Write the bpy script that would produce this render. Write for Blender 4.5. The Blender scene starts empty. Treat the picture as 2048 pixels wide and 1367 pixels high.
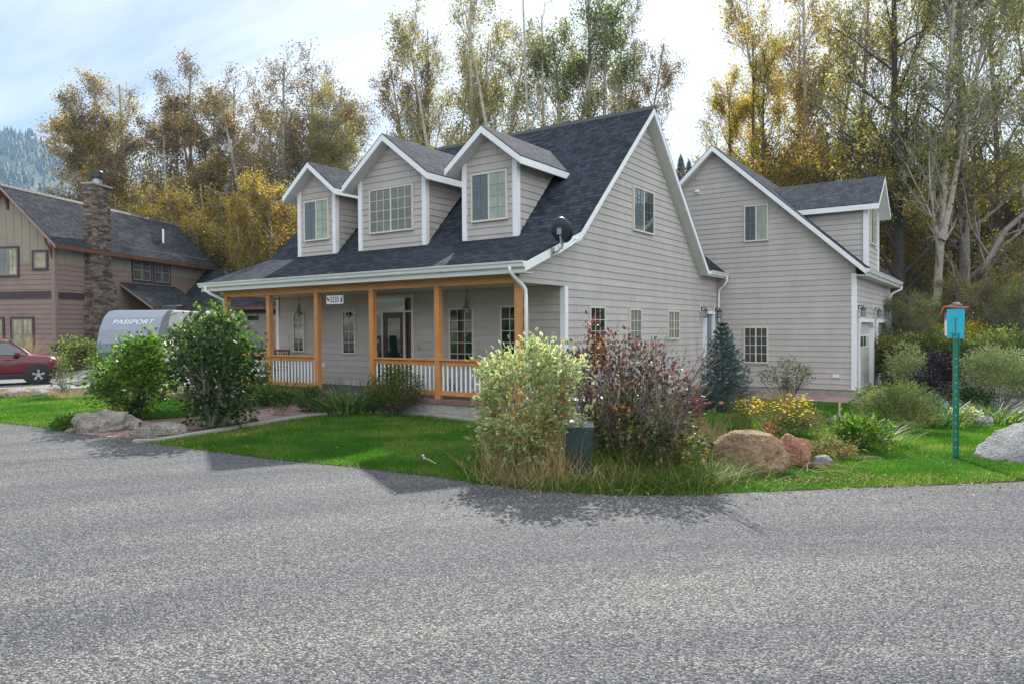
import bpy, bmesh, math, random
import numpy as np
from mathutils import Vector, Matrix, Euler
from mathutils.geometry import delaunay_2d_cdt, intersect_point_tri_2d
scene = bpy.context.scene
COL = scene.collection
R = math.radians
# ------------------------------------------------------------------ camera
EYE = np.array([0., 0., 1.95]); FPX = 1422.39            # focal length in px of a 2048 px wide frame
YAW, PITCH, ROLL = -0.6026565, -0.01771595, -0.00620081
_c, _s = math.cos(YAW), math.sin(YAW)
_f = np.array([_s, _c, 0.]); _r = np.array([_c, -_s, 0.]); _u = np.array([0, 0, 1.])
FW = _f*math.cos(PITCH)+_u*math.sin(PITCH); _u2 = _u*math.cos(PITCH)-_f*math.sin(PITCH)
RT = _r*math.cos(ROLL)+_u2*math.sin(ROLL); UP = _u2*math.cos(ROLL)-_r*math.sin(ROLL)
cam = bpy.data.cameras.new('camera'); camo = bpy.data.objects.new('camera', cam); COL.objects.link(camo)
cam.sensor_width = 36; cam.lens = FPX/2048*36; cam.clip_end = 6000; cam.clip_start = .05
m = Matrix([[RT[0], UP[0], -FW[0], EYE[0]], [RT[1], UP[1], -FW[1], EYE[1]], [RT[2], UP[2], -FW[2], EYE[2]], [0, 0, 0, 1]])
camo.matrix_world = m
scene.camera = camo
def ray(px, py): return FW+RT*(px-1024)/FPX-UP*(py-683.5)/FPX
def gp(px, py, z=0.):
    d = ray(px, py); t = (z-EYE[2])/d[2]; return EYE+d*t
def dp(px, D, z=0.):                                     # a spot at forward distance D seen at column px
    d = FW+RT*(px-1024)/FPX; d = np.array([d[0], d[1], 0]); p = EYE+d*D; return np.array([p[0], p[1], z])
def project(P):
    P = np.asarray(P)-EYE; z = P@FW
    return np.stack([1024+FPX*(P@RT)/z, 683.5-FPX*(P@UP)/z, z], -1)
# ------------------------------------------------------------------ light
SUNDIR = np.array([-0.668, 1.139, 1.0]); SUNDIR /= np.linalg.norm(SUNDIR)   # towards the sun
EL = math.asin(SUNDIR[2]); AZ = math.atan2(SUNDIR[0], SUNDIR[1])
sun = bpy.data.lights.new('sun', 'SUN'); suno = bpy.data.objects.new('sun', sun); COL.objects.link(suno)
sun.energy = 5.0; sun.angle = R(.6); sun.color = (1, .955, .89)
suno.rotation_euler = Vector(SUNDIR).to_track_quat('Z', 'Y').to_euler()
W = bpy.data.worlds.new('World'); scene.world = W; W.use_nodes = True
nt = W.node_tree; N = nt.nodes; LK = nt.links; N.clear()
def nd(t, **k):
    n = N.new(t)
    for a, b in k.items():
        if a.startswith('i_'): n.inputs[int(a[2:])].default_value = b
        else: setattr(n, a, b)
    return n
sky = nd('ShaderNodeTexSky', sky_type='NISHITA', sun_disc=False, sun_elevation=EL, sun_rotation=AZ, air_density=1.0, dust_density=.6)
bg1 = nd('ShaderNodeBackground', i_1=.062); LK.new(sky.outputs[0], bg1.inputs[0])
tc = nd('ShaderNodeTexCoord'); sep = nd('ShaderNodeSeparateXYZ'); LK.new(tc.outputs['Generated'], sep.inputs[0])
mz = nd('ShaderNodeMath', operation='MAXIMUM', i_1=.0); LK.new(sep.outputs[2], mz.inputs[0])
az = nd('ShaderNodeMath', operation='ADD', i_1=.12); LK.new(mz.outputs[0], az.inputs[0])
dx = nd('ShaderNodeMath', operation='DIVIDE'); LK.new(sep.outputs[0], dx.inputs[0]); LK.new(az.outputs[0], dx.inputs[1])
dy = nd('ShaderNodeMath', operation='DIVIDE'); LK.new(sep.outputs[1], dy.inputs[0]); LK.new(az.outputs[0], dy.inputs[1])
cmb = nd('ShaderNodeCombineXYZ'); LK.new(dx.outputs[0], cmb.inputs[0]); LK.new(dy.outputs[0], cmb.inputs[1])
mp = nd('ShaderNodeMapping'); mp.inputs['Rotation'].default_value = (0, 0, R(-20)); mp.inputs['Scale'].default_value = (.40, 1.9, 1); mp.inputs['Location'].default_value = (.3, .5, 0)
LK.new(cmb.outputs[0], mp.inputs[0])
nz = nd('ShaderNodeTexNoise'); nz.inputs['Scale'].default_value = .85; nz.inputs['Detail'].default_value = 9; nz.inputs['Roughness'].default_value = .58; nz.inputs['Distortion'].default_value = .35
LK.new(mp.outputs[0], nz.inputs[0])
# more cloud towards the sun side, clearer towards the left
dot = nd('ShaderNodeVectorMath', operation='DOT_PRODUCT'); LK.new(tc.outputs['Generated'], dot.inputs[0]); dot.inputs[1].default_value = (.9, .42, .05)
ma = nd('ShaderNodeMath', operation='MULTIPLY_ADD', i_1=.36, i_2=.20); LK.new(dot.outputs['Value'], ma.inputs[0])
ad = nd('ShaderNodeMath', operation='ADD'); LK.new(nz.outputs[0], ad.inputs[0]); LK.new(ma.outputs[0], ad.inputs[1])
rp = nd('ShaderNodeMapRange', interpolation_type='SMOOTHSTEP'); rp.inputs[1].default_value = .36; rp.inputs[2].default_value = .64; rp.inputs[3].default_value = .06; rp.inputs[4].default_value = .97
LK.new(ad.outputs[0], rp.inputs[0])
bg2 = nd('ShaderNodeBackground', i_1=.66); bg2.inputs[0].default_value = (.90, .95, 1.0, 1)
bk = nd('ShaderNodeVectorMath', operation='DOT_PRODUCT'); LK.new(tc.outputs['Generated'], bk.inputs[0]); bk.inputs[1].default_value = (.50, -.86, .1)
bm_ = nd('ShaderNodeMapRange'); bm_.inputs[1].default_value = -.3; bm_.inputs[2].default_value = .8; bm_.inputs[3].default_value = .68; bm_.inputs[4].default_value = 1.35; LK.new(bk.outputs['Value'], bm_.inputs[0]); LK.new(bm_.outputs[0], bg2.inputs[1])  # unseen clouds behind the camera brightened, added fill for the shaded front walls
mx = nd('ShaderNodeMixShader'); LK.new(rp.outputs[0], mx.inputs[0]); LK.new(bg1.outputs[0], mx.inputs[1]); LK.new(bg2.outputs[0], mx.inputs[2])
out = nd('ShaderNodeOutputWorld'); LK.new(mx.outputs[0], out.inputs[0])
scene.view_settings.view_transform = 'Standard'; scene.view_settings.look = 'None'
scene.view_settings.exposure = 0.88; scene.view_settings.gamma = 1
scene.render.engine = 'CYCLES'
scene.cycles.max_bounces = 6; scene.cycles.transparent_max_bounces = 8; scene.cycles.volume_bounces = 0
scene.cycles.use_denoising = True
# ------------------------------------------------------------------ materials
def newmat(name):
    m = bpy.data.materials.new(name); m.use_nodes = True; t = m.node_tree
    b = t.nodes.get('Principled BSDF'); return m, t, b
def C4(c): return (c[0], c[1], c[2], 1)
def noise(t, scale, detail=4, rough=.6, coord='Object', stretch=None, dist=0):
    tc = t.nodes.new('ShaderNodeTexCoord'); n = t.nodes.new('ShaderNodeTexNoise')
    n.inputs['Scale'].default_value = scale; n.inputs['Detail'].default_value = detail; n.inputs['Roughness'].default_value = rough; n.inputs['Distortion'].default_value = dist
    src = tc.outputs[coord]
    if stretch:
        mp = t.nodes.new('ShaderNodeMapping'); mp.inputs['Scale'].default_value = stretch; t.links.new(src, mp.inputs[0]); src = mp.outputs[0]
    t.links.new(src, n.inputs['Vector']); return n
def ramp(t, src, stops):
    r = t.nodes.new('ShaderNodeValToRGB'); e = r.color_ramp.elements
    while len(e) < len(stops): e.new(.5)
    for i, (p, c) in enumerate(stops): e[i].position = p; e[i].color = C4(c)
    if src is not None: t.links.new(src, r.inputs[0])
    return r
def bump(t, b, src, strength=.4, dist=.01):
    n = t.nodes.new('ShaderNodeBump'); n.inputs['Strength'].default_value = strength; n.inputs['Distance'].default_value = dist
    t.links.new(src, n.inputs['Height']); t.links.new(n.outputs[0], b.inputs['Normal']); return n
def mul(c, k): return tuple(min(1, x*k) for x in c)
def plain(name, c, rough=.6, var=.12, scale=3, metal=0, bmp=0, bscale=40, coat=0, spec=.5):
    m, t, b = newmat(name); n = noise(t, scale, 5)
    r = ramp(t, n.outputs[0], [(.3, mul(c, 1-var)), (.7, mul(c, 1+var))]); t.links.new(r.outputs[0], b.inputs['Base Color'])
    b.inputs['Roughness'].default_value = rough; b.inputs['Metallic'].default_value = metal
    b.inputs['Coat Weight'].default_value = coat; b.inputs['Specular IOR Level'].default_value = spec
    if bmp: bump(t, b, noise(t, bscale, 3).outputs[0], bmp)
    return m
def island(name, stops, rough=.6, bmp=0, bscale=30, dirt=None):
    m, t, b = newmat(name); g = t.nodes.new('ShaderNodeNewGeometry')
    r = ramp(t, g.outputs['Random Per Island'], stops); src = r.outputs[0]
    if dirt:
        n = noise(t, dirt, 6); mx = t.nodes.new('ShaderNodeMix'); mx.data_type = 'RGBA'; mx.blend_type = 'MULTIPLY'; mx.inputs[0].default_value = .8
        rr = ramp(t, n.outputs[0], [(.3, (.55, .55, .55)), (.7, (1.15, 1.15, 1.15))])
        t.links.new(src, mx.inputs[6]); t.links.new(rr.outputs[0], mx.inputs[7]); src = mx.outputs[2]
    t.links.new(src, b.inputs['Base Color']); b.inputs['Roughness'].default_value = rough
    if bmp: bump(t, b, noise(t, bscale, 5).outputs[0], bmp, .02)
    return m
def leafmat(name, stops, trans=.45, rough=.55, spec=.35, clump=None):
    m = bpy.data.materials.new(name); m.use_nodes = True; t = m.node_tree; t.nodes.clear()
    g = t.nodes.new('ShaderNodeNewGeometry'); fac = g.outputs['Random Per Island']
    if clump:
        n = noise(t, clump, 2); a = t.nodes.new('ShaderNodeMath'); a.operation = 'MULTIPLY_ADD'; a.inputs[1].default_value = 2.2; a.inputs[2].default_value = -1.1
        t.links.new(n.outputs[0], a.inputs[0]); a2 = t.nodes.new('ShaderNodeMath'); a2.operation = 'ADD'; a2.use_clamp = True
        t.links.new(a.outputs[0], a2.inputs[0]); t.links.new(fac, a2.inputs[1]); fac = a2.outputs[0]
    r = ramp(t, fac, stops)
    p = t.nodes.new('ShaderNodeBsdfPrincipled'); p.inputs['Roughness'].default_value = rough; p.inputs['Specular IOR Level'].default_value = spec
    tr = t.nodes.new('ShaderNodeBsdfTranslucent'); mx = t.nodes.new('ShaderNodeMixShader'); mx.inputs[0].default_value = trans
    hs = t.nodes.new('ShaderNodeHueSaturation'); hs.inputs['Saturation'].default_value = 1.05; hs.inputs['Value'].default_value = 1.6
    o = t.nodes.new('ShaderNodeOutputMaterial')
    t.links.new(r.outputs[0], p.inputs['Base Color']); t.links.new(r.outputs[0], hs.inputs['Color']); t.links.new(hs.outputs[0], tr.inputs[0])
    t.links.new(p.outputs[0], mx.inputs[1]); t.links.new(tr.outputs[0], mx.inputs[2]); t.links.new(mx.outputs[0], o.inputs[0])
    return m
def brickmat(name, c1, c2, mortar, bw, bh, msize=.004, rough=.8, bias=0, bmp=.6, dist=.01, spec=.3, big=None, squash=1, offset=.5):
    m, t, b = newmat(name); tc = t.nodes.new('ShaderNodeTexCoord'); k = t.nodes.new('ShaderNodeTexBrick')
    t.links.new(tc.outputs['UV'], k.inputs['Vector']); k.inputs['Scale'].default_value = 1; k.inputs['Brick Width'].default_value = bw; k.inputs['Row Height'].default_value = bh
    k.inputs['Mortar Size'].default_value = msize; k.inputs['Mortar Smooth'].default_value = .2; k.inputs['Bias'].default_value = bias; k.offset = offset
    k.inputs['Color1'].default_value = C4(c1); k.inputs['Color2'].default_value = C4(c2); k.inputs['Mortar'].default_value = C4(mortar)
    n = noise(t, big or 1.2, 6); mx = t.nodes.new('ShaderNodeMix'); mx.data_type = 'RGBA'; mx.blend_type = 'MULTIPLY'; mx.inputs[0].default_value = 1
    rr = ramp(t, n.outputs[0], [(.3, (.72, .72, .72)), (.7, (1.25, 1.25, 1.25))]); n2 = noise(t, 90, 2); rr2 = ramp(t, n2.outputs[0], [(.3, (.7, .7, .7)), (.7, (1.3, 1.3, 1.3))])
    mx2 = t.nodes.new('ShaderNodeMix'); mx2.data_type = 'RGBA'; mx2.blend_type = 'MULTIPLY'; mx2.inputs[0].default_value = .8
    t.links.new(k.outputs['Color'], mx.inputs[6]); t.links.new(rr.outputs[0], mx.inputs[7]); t.links.new(mx.outputs[2], mx2.inputs[6]); t.links.new(rr2.outputs[0], mx2.inputs[7])
    t.links.new(mx2.outputs[2], b.inputs['Base Color']); b.inputs['Roughness'].default_value = rough; b.inputs['Specular IOR Level'].default_value = spec
    inv = t.nodes.new('ShaderNodeMath'); inv.operation = 'SUBTRACT'; inv.inputs[0].default_value = 1; t.links.new(k.outputs['Fac'], inv.inputs[1])
    ad = t.nodes.new('ShaderNodeMath'); ad.operation = 'MULTIPLY_ADD'; ad.inputs[1].default_value = .25; t.links.new(n2.outputs[0], ad.inputs[0]); t.links.new(inv.outputs[0], ad.inputs[2])
    bump(t, b, ad.outputs[0], bmp, dist); return m
def shingle(name, base, light):
    """dimensional asphalt shingles on UVs in metres: each row a saw-tooth step, tabs of different tone"""
    m, t, b = newmat(name); tc = t.nodes.new('ShaderNodeTexCoord')
    k = t.nodes.new('ShaderNodeTexBrick'); t.links.new(tc.outputs['UV'], k.inputs['Vector']); k.inputs['Scale'].default_value = 1
    k.inputs['Brick Width'].default_value = .23; k.inputs['Row Height'].default_value = .14; k.inputs['Mortar Size'].default_value = .006; k.inputs['Mortar Smooth'].default_value = .3; k.offset = .37; k.offset_frequency = 2; k.squash = .7; k.squash_frequency = 3
    k.inputs['Color1'].default_value = C4(base); k.inputs['Color2'].default_value = C4(light); k.inputs['Mortar'].default_value = C4(mul(base, .35))
    n1 = noise(t, 220, 2, coord='UV'); n2 = noise(t, .9, 5, coord='UV')
    mx = t.nodes.new('ShaderNodeMix'); mx.data_type = 'RGBA'; mx.blend_type = 'MULTIPLY'; mx.inputs[0].default_value = 1
    rr = ramp(t, n1.outputs[0], [(.35, (.6, .6, .6)), (.65, (1.4, 1.4, 1.4))]); t.links.new(k.outputs['Color'], mx.inputs[6]); t.links.new(rr.outputs[0], mx.inputs[7])
    mx2 = t.nodes.new('ShaderNodeMix'); mx2.data_type = 'RGBA'; mx2.blend_type = 'MULTIPLY'; mx2.inputs[0].default_value = 1
    rr2 = ramp(t, n2.outputs[0], [(.3, (.8, .8, .8)), (.7, (1.2, 1.2, 1.2))]); t.links.new(mx.outputs[2], mx2.inputs[6]); t.links.new(rr2.outputs[0], mx2.inputs[7])
    t.links.new(mx2.outputs[2], b.inputs['Base Color']); b.inputs['Roughness'].default_value = .95; b.inputs['Specular IOR Level'].default_value = .02
    sp = t.nodes.new('ShaderNodeSeparateXYZ'); t.links.new(tc.outputs['UV'], sp.inputs[0])
    dv = t.nodes.new('ShaderNodeMath'); dv.operation = 'DIVIDE'; dv.inputs[1].default_value = .14; t.links.new(sp.outputs[1], dv.inputs[0])
    fr = t.nodes.new('ShaderNodeMath'); fr.operation = 'FRACT'; t.links.new(dv.outputs[0], fr.inputs[0])
    sb = t.nodes.new('ShaderNodeMath'); sb.operation = 'MULTIPLY_ADD'; sb.inputs[1].default_value = -1; sb.inputs[2].default_value = 1; t.links.new(fr.outputs[0], sb.inputs[0])
    ad = t.nodes.new('ShaderNodeMath'); ad.operation = 'SUBTRACT'; t.links.new(sb.outputs[0], ad.inputs[0]); t.links.new(k.outputs['Fac'], ad.inputs[1])
    ad2 = t.nodes.new('ShaderNodeMath'); ad2.operation = 'MULTIPLY_ADD'; ad2.inputs[1].default_value = .08; t.links.new(n1.outputs[0], ad2.inputs[0]); t.links.new(ad.outputs[0], ad2.inputs[2])
    bump(t, b, ad2.outputs[0], 1.0, .02); return m
def glassmat(name, c, rough=.04, var=.5, scale=1.2, metal=0):
    m, t, b = newmat(name); n = noise(t, scale, 4); r = ramp(t, n.outputs[0], [(.35, mul(c, 1-var)), (.65, mul(c, 1+var))]); t.links.new(r.outputs[0], b.inputs['Base Color'])
    b.inputs['Roughness'].default_value = rough; b.inputs['Coat Weight'].default_value = 1; b.inputs['Coat Roughness'].default_value = .02; b.inputs['Specular IOR Level'].default_value = .8
    n2 = noise(t, 1.5, 1); bump(t, b, n2.outputs[0], .05, .02); return m
M = {}
def sidemat(name, c, v=.05):
    m, t, b = newmat(name); g = t.nodes.new('ShaderNodeNewGeometry'); r = ramp(t, g.outputs['Random Per Island'], [(0, mul(c, 1-v)), (1, mul(c, 1+v))]); n = noise(t, 1.6, 6, .65, stretch=(1, 1, .22)); r2 = ramp(t, n.outputs[0], [(.3, (.90, .90, .90)), (.7, (1.07, 1.07, 1.08))])
    mx = t.nodes.new('ShaderNodeMix'); mx.data_type = 'RGBA'; mx.blend_type = 'MULTIPLY'; mx.inputs[0].default_value = 1; t.links.new(r.outputs[0], mx.inputs[6]); t.links.new(r2.outputs[0], mx.inputs[7]); t.links.new(mx.outputs[2], b.inputs['Base Color'])
    b.inputs['Roughness'].default_value = .6; b.inputs['Specular IOR Level'].default_value = .3; bump(t, b, noise(t, 45, 4, stretch=(.3, .3, 4)).outputs[0], .12); M[name] = m
sidemat('siding', (.455, .42, .39))
M['trim'] = plain('white_trim_paint', (.78, .79, .80), .45, .03, 2)
M['soffit'] = plain('vented_white_soffit', (.62, .63, .60), .6, .04, 2)
M['almond'] = plain('almond_window_vinyl', (.62, .58, .50), .45, .03, 2)
M['cedar'] = plain('orange_tan_stained_timber', (.52, .235, .075), .55, .12, 4, bmp=.15)
M['shingle'] = shingle('charcoal_shingles', (.030, .035, .046), (.060, .068, .085))
M['shingle2'] = shingle('neighbour_shingles', (.030, .033, .040), (.060, .064, .072))
M['gutter'] = plain('white_gutter_metal', (.74, .77, .76), .35, .03, 2)
M['concrete'] = plain('concrete', (.34, .32, .29), .9, .2, 6, bmp=.4)
M['brick'] = brickmat('porch_brick', (.30, .13, .10), (.22, .10, .09), (.30, .28, .26), .075, .3, .006)
M['paver'] = brickmat('brick_pavers', (.33, .20, .19), (.25, .15, .15), (.20, .18, .16), .2, .1, .005, bias=0)
M['deck'] = brickmat('porch_deck_pavers', (.16, .13, .13), (.12, .10, .10), (.10, .09, .09), .2, .1, .004)
M['dark_glass'] = glassmat('dark_window_glass', (.012, .02, .018))
M['mirror_glass'] = glassmat('upper_gable_window_glass', (.02, .035, .035))
M['blind_glass'] = glassmat('window_glass_over_pale_blind', (.30, .34, .27), .08, .18, 2)
M['screen_glass'] = glassmat('window_glass_behind_screen', (.075, .10, .11), .25, .15, 2)
M['grille_dim'] = plain('grey_grille', (.15, .17, .16), .6, .05)  # grille toned close to the pane colour so it stands out less
M['grille_pale'] = plain('pale_green_grille', (.26, .30, .24), .6, .05)
M['mid_glass'] = glassmat('window_glass_over_drawn_blind', (.13, .13, .10), .08, .2, 1.5)
M['black_metal'] = plain('black_metal', (.015, .015, .017), .4, .1)
M['dark_metal'] = plain('dish_grey_metal', (.035, .04, .05), .35, .1)
M['galv'] = plain('galvanised_metal', (.30, .32, .33), .4, .15, metal=.6)
M['pewter'] = plain('aged_pewter', (.22, .21, .19), .35, .2, metal=.8)
M['clear'] = glassmat('lantern_glass', (.25, .26, .26), .05, .1)
M['door_wood'] = plain('dark_red_wood_door', (.05, .018, .012), .35, .3, 6)
M['door_blue'] = plain('blue_grey_door_paint', (.16, .22, .26), .5, .05)
M['gdoor'] = plain('beige_garage_door', (.48, .46, .43), .5, .04)
M['bark'] = plain('grey_brown_bark', (.19, .165, .14), .9, .35, 5, bmp=.8, bscale=14)
M['bark_pale'] = plain('pale_cottonwood_bark', (.36, .32, .26), .9, .3, 4, bmp=.6, bscale=14)
M['bark_dark'] = plain('dark_furrowed_bark', (.07, .06, .05), .95, .4, 5, bmp=1, bscale=10)
M['twig'] = plain('grey_twigs', (.22, .19, .17), .85, .3, 5)
M['twig_pale'] = plain('pale_grey_bark', (.30, .27, .235), .85, .3, 5)
M['twig_dark'] = plain('dark_stems', (.09, .06, .05), .85, .3, 5)
# ------------------------------------------------------------------ mesh helpers
class MB:
    def __init__(s): s.v = []; s.f = []; s.m = []; s.uv = {}
    def poly(s, pts, mi=0, uv=None):
        i = len(s.v); s.v += [tuple(p) for p in pts]; s.f.append(tuple(range(i, i+len(pts)))); s.m.append(mi)
        if uv is not None: s.uv[len(s.f)-1] = uv
    def box(s, a, b, mi=0):
        x0, y0, z0 = [min(p, q) for p, q in zip(a, b)]; x1, y1, z1 = [max(p, q) for p, q in zip(a, b)]
        s.hexa([(x0, y0, z0), (x1, y0, z0), (x1, y1, z0), (x0, y1, z0)], [(x0, y0, z1), (x1, y0, z1), (x1, y1, z1), (x0, y1, z1)], mi)
    def hexa(s, lo, hi, mi=0):
        i = len(s.v); n = len(lo); s.v += [tuple(p) for p in lo]+[tuple(p) for p in hi]
        s.f.append(tuple(i+k for k in reversed(range(n)))); s.f.append(tuple(i+n+k for k in range(n))); s.m += [mi, mi]
        for k in range(n):
            s.f.append((i+k, i+(k+1) % n, i+n+(k+1) % n, i+n+k)); s.m.append(mi)
    def prism(s, pts, d, mi=0):                          # extrude polygon pts by vector d
        d = np.array(d); s.hexa([np.array(p) for p in pts], [np.array(p)+d for p in pts], mi)
    def bar(s, a, b, w, h=None, mi=0, up=(0, 0, 1)):
        a = np.array(a, float); b = np.array(b, float); h = h or w; d = b-a; d /= np.linalg.norm(d); up = np.array(up, float)
        if abs(d@up) > .98: up = np.array([1., 0, 0])
        x = np.cross(d, up); x /= np.linalg.norm(x); y = np.cross(x, d)
        q = [x*w/2*i+y*h/2*j for i, j in ((-1, -1), (1, -1), (1, 1), (-1, 1))]
        s.hexa([a+k for k in q], [b+k for k in q], mi)
    def tube(s, path, rad, n=8, mi=0, cap=True):
        path = [np.array(p, float) for p in path]; rad = rad if hasattr(rad, '__len__') else [rad]*len(path); i0 = len(s.v); prev = None
        for k, p in enumerate(path):
            d = path[min(k+1, len(path)-1)]-path[max(k-1, 0)]; d = d/(np.linalg.norm(d)+1e-9)
            if prev is None: prev = np.cross(d, (0, 0, 1.) if abs(d[2]) < .9 else (1., 0, 0))
            x = prev-d*(prev@d); x /= np.linalg.norm(x)+1e-9; y = np.cross(d, x); prev = x
            for j in range(n):
                a = 2*math.pi*j/n; s.v.append(tuple(p+(x*math.cos(a)+y*math.sin(a))*rad[k]))
        for k in range(len(path)-1):
            for j in range(n):
                a = i0+k*n+j; b = i0+k*n+(j+1) % n; s.f.append((a, b, b+n, a+n)); s.m.append(mi)
        if cap: s.f.append(tuple(i0+j for j in reversed(range(n)))); s.f.append(tuple(i0+(len(path)-1)*n+j for j in range(n))); s.m += [mi, mi]
    def lathe(s, c, prof, n=16, mi=0, axis=(0, 0, 1)):
        c = np.array(c, float); ax = np.array(axis, float); ax /= np.linalg.norm(ax)
        x = np.cross(ax, (0, 0, 1.) if abs(ax[2]) < .9 else (1., 0, 0)); x /= np.linalg.norm(x); y = np.cross(ax, x); i0 = len(s.v)
        for r, z in prof:
            for j in range(n):
                a = 2*math.pi*j/n; s.v.append(tuple(c+ax*z+(x*math.cos(a)+y*math.sin(a))*max(r, 1e-4)))
        for k in range(len(prof)-1):
            for j in range(n):
                a = i0+k*n+j; b = i0+k*n+(j+1) % n; s.f.append((a, b, b+n, a+n)); s.m.append(mi)
    def build(s, name, mats, parent=None, smooth=False, local=False, bevel=0):
        me = bpy.data.meshes.new(name); v = s.v
        if parent is not None and not local:
            o = wloc(parent); v = [(p[0]-o[0], p[1]-o[1], p[2]-o[2]) for p in v]
        me.from_pydata([tuple(map(float, p)) for p in v], [], s.f)
        for k in (mats if isinstance(mats, (list, tuple)) else [mats]): me.materials.append(M[k] if isinstance(k, str) else k)
        me.polygons.foreach_set('material_index', s.m)
        if s.uv:
            uvl = me.uv_layers.new(name='UVMap')
            for fi, uv in s.uv.items():
                p = me.polygons[fi]
                for li, c in zip(p.loop_indices, uv): uvl.data[li].uv = c
        if smooth: me.polygons.foreach_set('use_smooth', [True]*len(me.polygons))
        if not s.uv: fixn(me)
        me.update()
        o = bpy.data.objects.new(name, me); COL.objects.link(o)
        if parent is not None: o.parent = parent
        if bevel:
            bv = o.modifiers.new('bevel', 'BEVEL'); bv.width = bevel; bv.segments = 2; bv.limit_method = 'ANGLE'
        return o
def fixn(me):
    bm = bmesh.new(); bm.from_mesh(me); bmesh.ops.recalc_face_normals(bm, faces=bm.faces); bm.to_mesh(me); bm.free()
def wloc(o):
    p = np.zeros(3)
    while o is not None: p = p+np.array(o.location); o = o.parent
    return p
def tag(o, label=None, cat=None, group=None, kind=None):
    if label: o['label'] = label
    if cat: o['category'] = cat
    if group: o['group'] = group
    if kind: o['kind'] = kind
    return o
def thing(name, label, cat, loc=(0, 0, 0), rz=0, group=None):
    o = bpy.data.objects.new(name, None); COL.objects.link(o); o.location = [float(x) for x in loc]; o.rotation_euler = (0, 0, rz); o.empty_display_size = .2
    return tag(o, label, cat, group)
def sub(name, parent, loc=(0, 0, 0)):
    o = bpy.data.objects.new(name, None); COL.objects.link(o); o.parent = parent; o.location = loc; return o
def copy_tree(o, parent=None):
    c = o.copy(); COL.objects.link(c); c.parent = parent
    for ch in o.children: copy_tree(ch, c)
    return c
def npmesh(name, verts, faces, mats, mi=None, smooth=False):
    """fast mesh from arrays; faces (N,k)"""
    me = bpy.data.meshes.new(name); verts = np.asarray(verts, np.float32); faces = np.asarray(faces, np.int32); k = faces.shape[1]; n = len(faces)
    me.vertices.add(len(verts)); me.vertices.foreach_set('co', verts.ravel())
    me.loops.add(n*k); me.loops.foreach_set('vertex_index', faces.ravel())
    me.polygons.add(n); me.polygons.foreach_set('loop_start', np.arange(0, n*k, k, dtype=np.int32))
    if mi is not None: me.polygons.foreach_set('material_index', np.asarray(mi, np.int32))
    if smooth: me.polygons.foreach_set('use_smooth', np.ones(n, bool))
    for q in (mats if isinstance(mats, (list, tuple)) else [mats]): me.materials.append(M[q] if isinstance(q, str) else q)
    me.update(calc_edges=True); return me
def link(name, me, parent=None, loc=None):
    o = bpy.data.objects.new(name, me); COL.objects.link(o)
    if parent is not None: o.parent = parent
    if loc is not None: o.location = [float(x) for x in loc]
    return o
HAZE = True
# ------------------------------------------------------------------ terrain
def sm(x): x = np.clip(x, 0, 1); return x*x*(3-2*x)
def tz(x, y):
    x = np.asarray(x, float); y = np.asarray(y, float)
    d = x*_f[0]+y*_f[1]; s = x*_r[0]+y*_r[1]
    z = .78*sm((d-28.5)/5)*sm((-x-17)/6)
    z = z-.24*sm((y-14)/7)*sm((x+8.6)/1.5)
    z = z+2.2*sm((d-62)/60)
    return z
def inpoly(px, py, poly):
    c = np.zeros(len(px), bool); n = len(poly); j = n-1
    for i in range(n):
        xi, yi = poly[i][:2]; xj, yj = poly[j][:2]
        h = ((yi > py) != (yj > py)) & (px < (xj-xi)*(py-yi)/(yj-yi+1e-12)+xi); c ^= h; j = i
    return c
def densify(poly, step, jit=0, seed=1):
    rg = np.random.default_rng(seed); out = []
    for i in range(len(poly)):
        a = np.array(poly[i][:2], float); b = np.array(poly[(i+1) % len(poly)][:2], float); L = np.linalg.norm(b-a); n = max(1, int(L/step))
        for k in range(n):
            p = a+(b-a)*k/n
            if jit and k: p = p+rg.normal(0, jit, 2)
            out.append(p)
    return out
def sheet(name, poly, off, mat, step=1.0, jit=0, uvrot=0, edge=None, kind='structure', parent=None):
    bd = densify(poly, edge or step, jit); P = np.array(bd); n = len(bd)
    x0, y0 = P.min(0); x1, y1 = P.max(0); gx, gy = np.meshgrid(np.arange(x0+step/2, x1, step), np.arange(y0+step/2, y1, step)); gx = gx.ravel(); gy = gy.ravel(); k = inpoly(gx, gy, bd)
    pts = [Vector(p) for p in bd]+[Vector((a, b)) for a, b in zip(gx[k], gy[k])]
    vs, es, fs, *_ = delaunay_2d_cdt(pts, [(i, (i+1) % n) for i in range(n)], [list(range(n))], 1, 1e-5)
    V = np.array([(v.x, v.y) for v in vs]); Z = tz(V[:, 0], V[:, 1])+off
    me = bpy.data.meshes.new(name); me.from_pydata([(float(a), float(b), float(c)) for (a, b), c in zip(V, Z)], [], [tuple(f) for f in fs]); me.materials.append(M[mat])
    uv = me.uv_layers.new(name='UVMap'); c, s = math.cos(uvrot), math.sin(uvrot); li = np.zeros(len(me.loops), np.int32); me.loops.foreach_get('vertex_index', li)
    U = np.stack([V[li, 0]*c-V[li, 1]*s, V[li, 0]*s+V[li, 1]*c], -1); uv.data.foreach_set('uv', U.astype(np.float32).ravel())
    o = link(name, me, parent)
    if me.polygons and me.polygons[0].normal.z < 0: me.flip_normals()
    if kind: o['kind'] = kind
    return o
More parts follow.
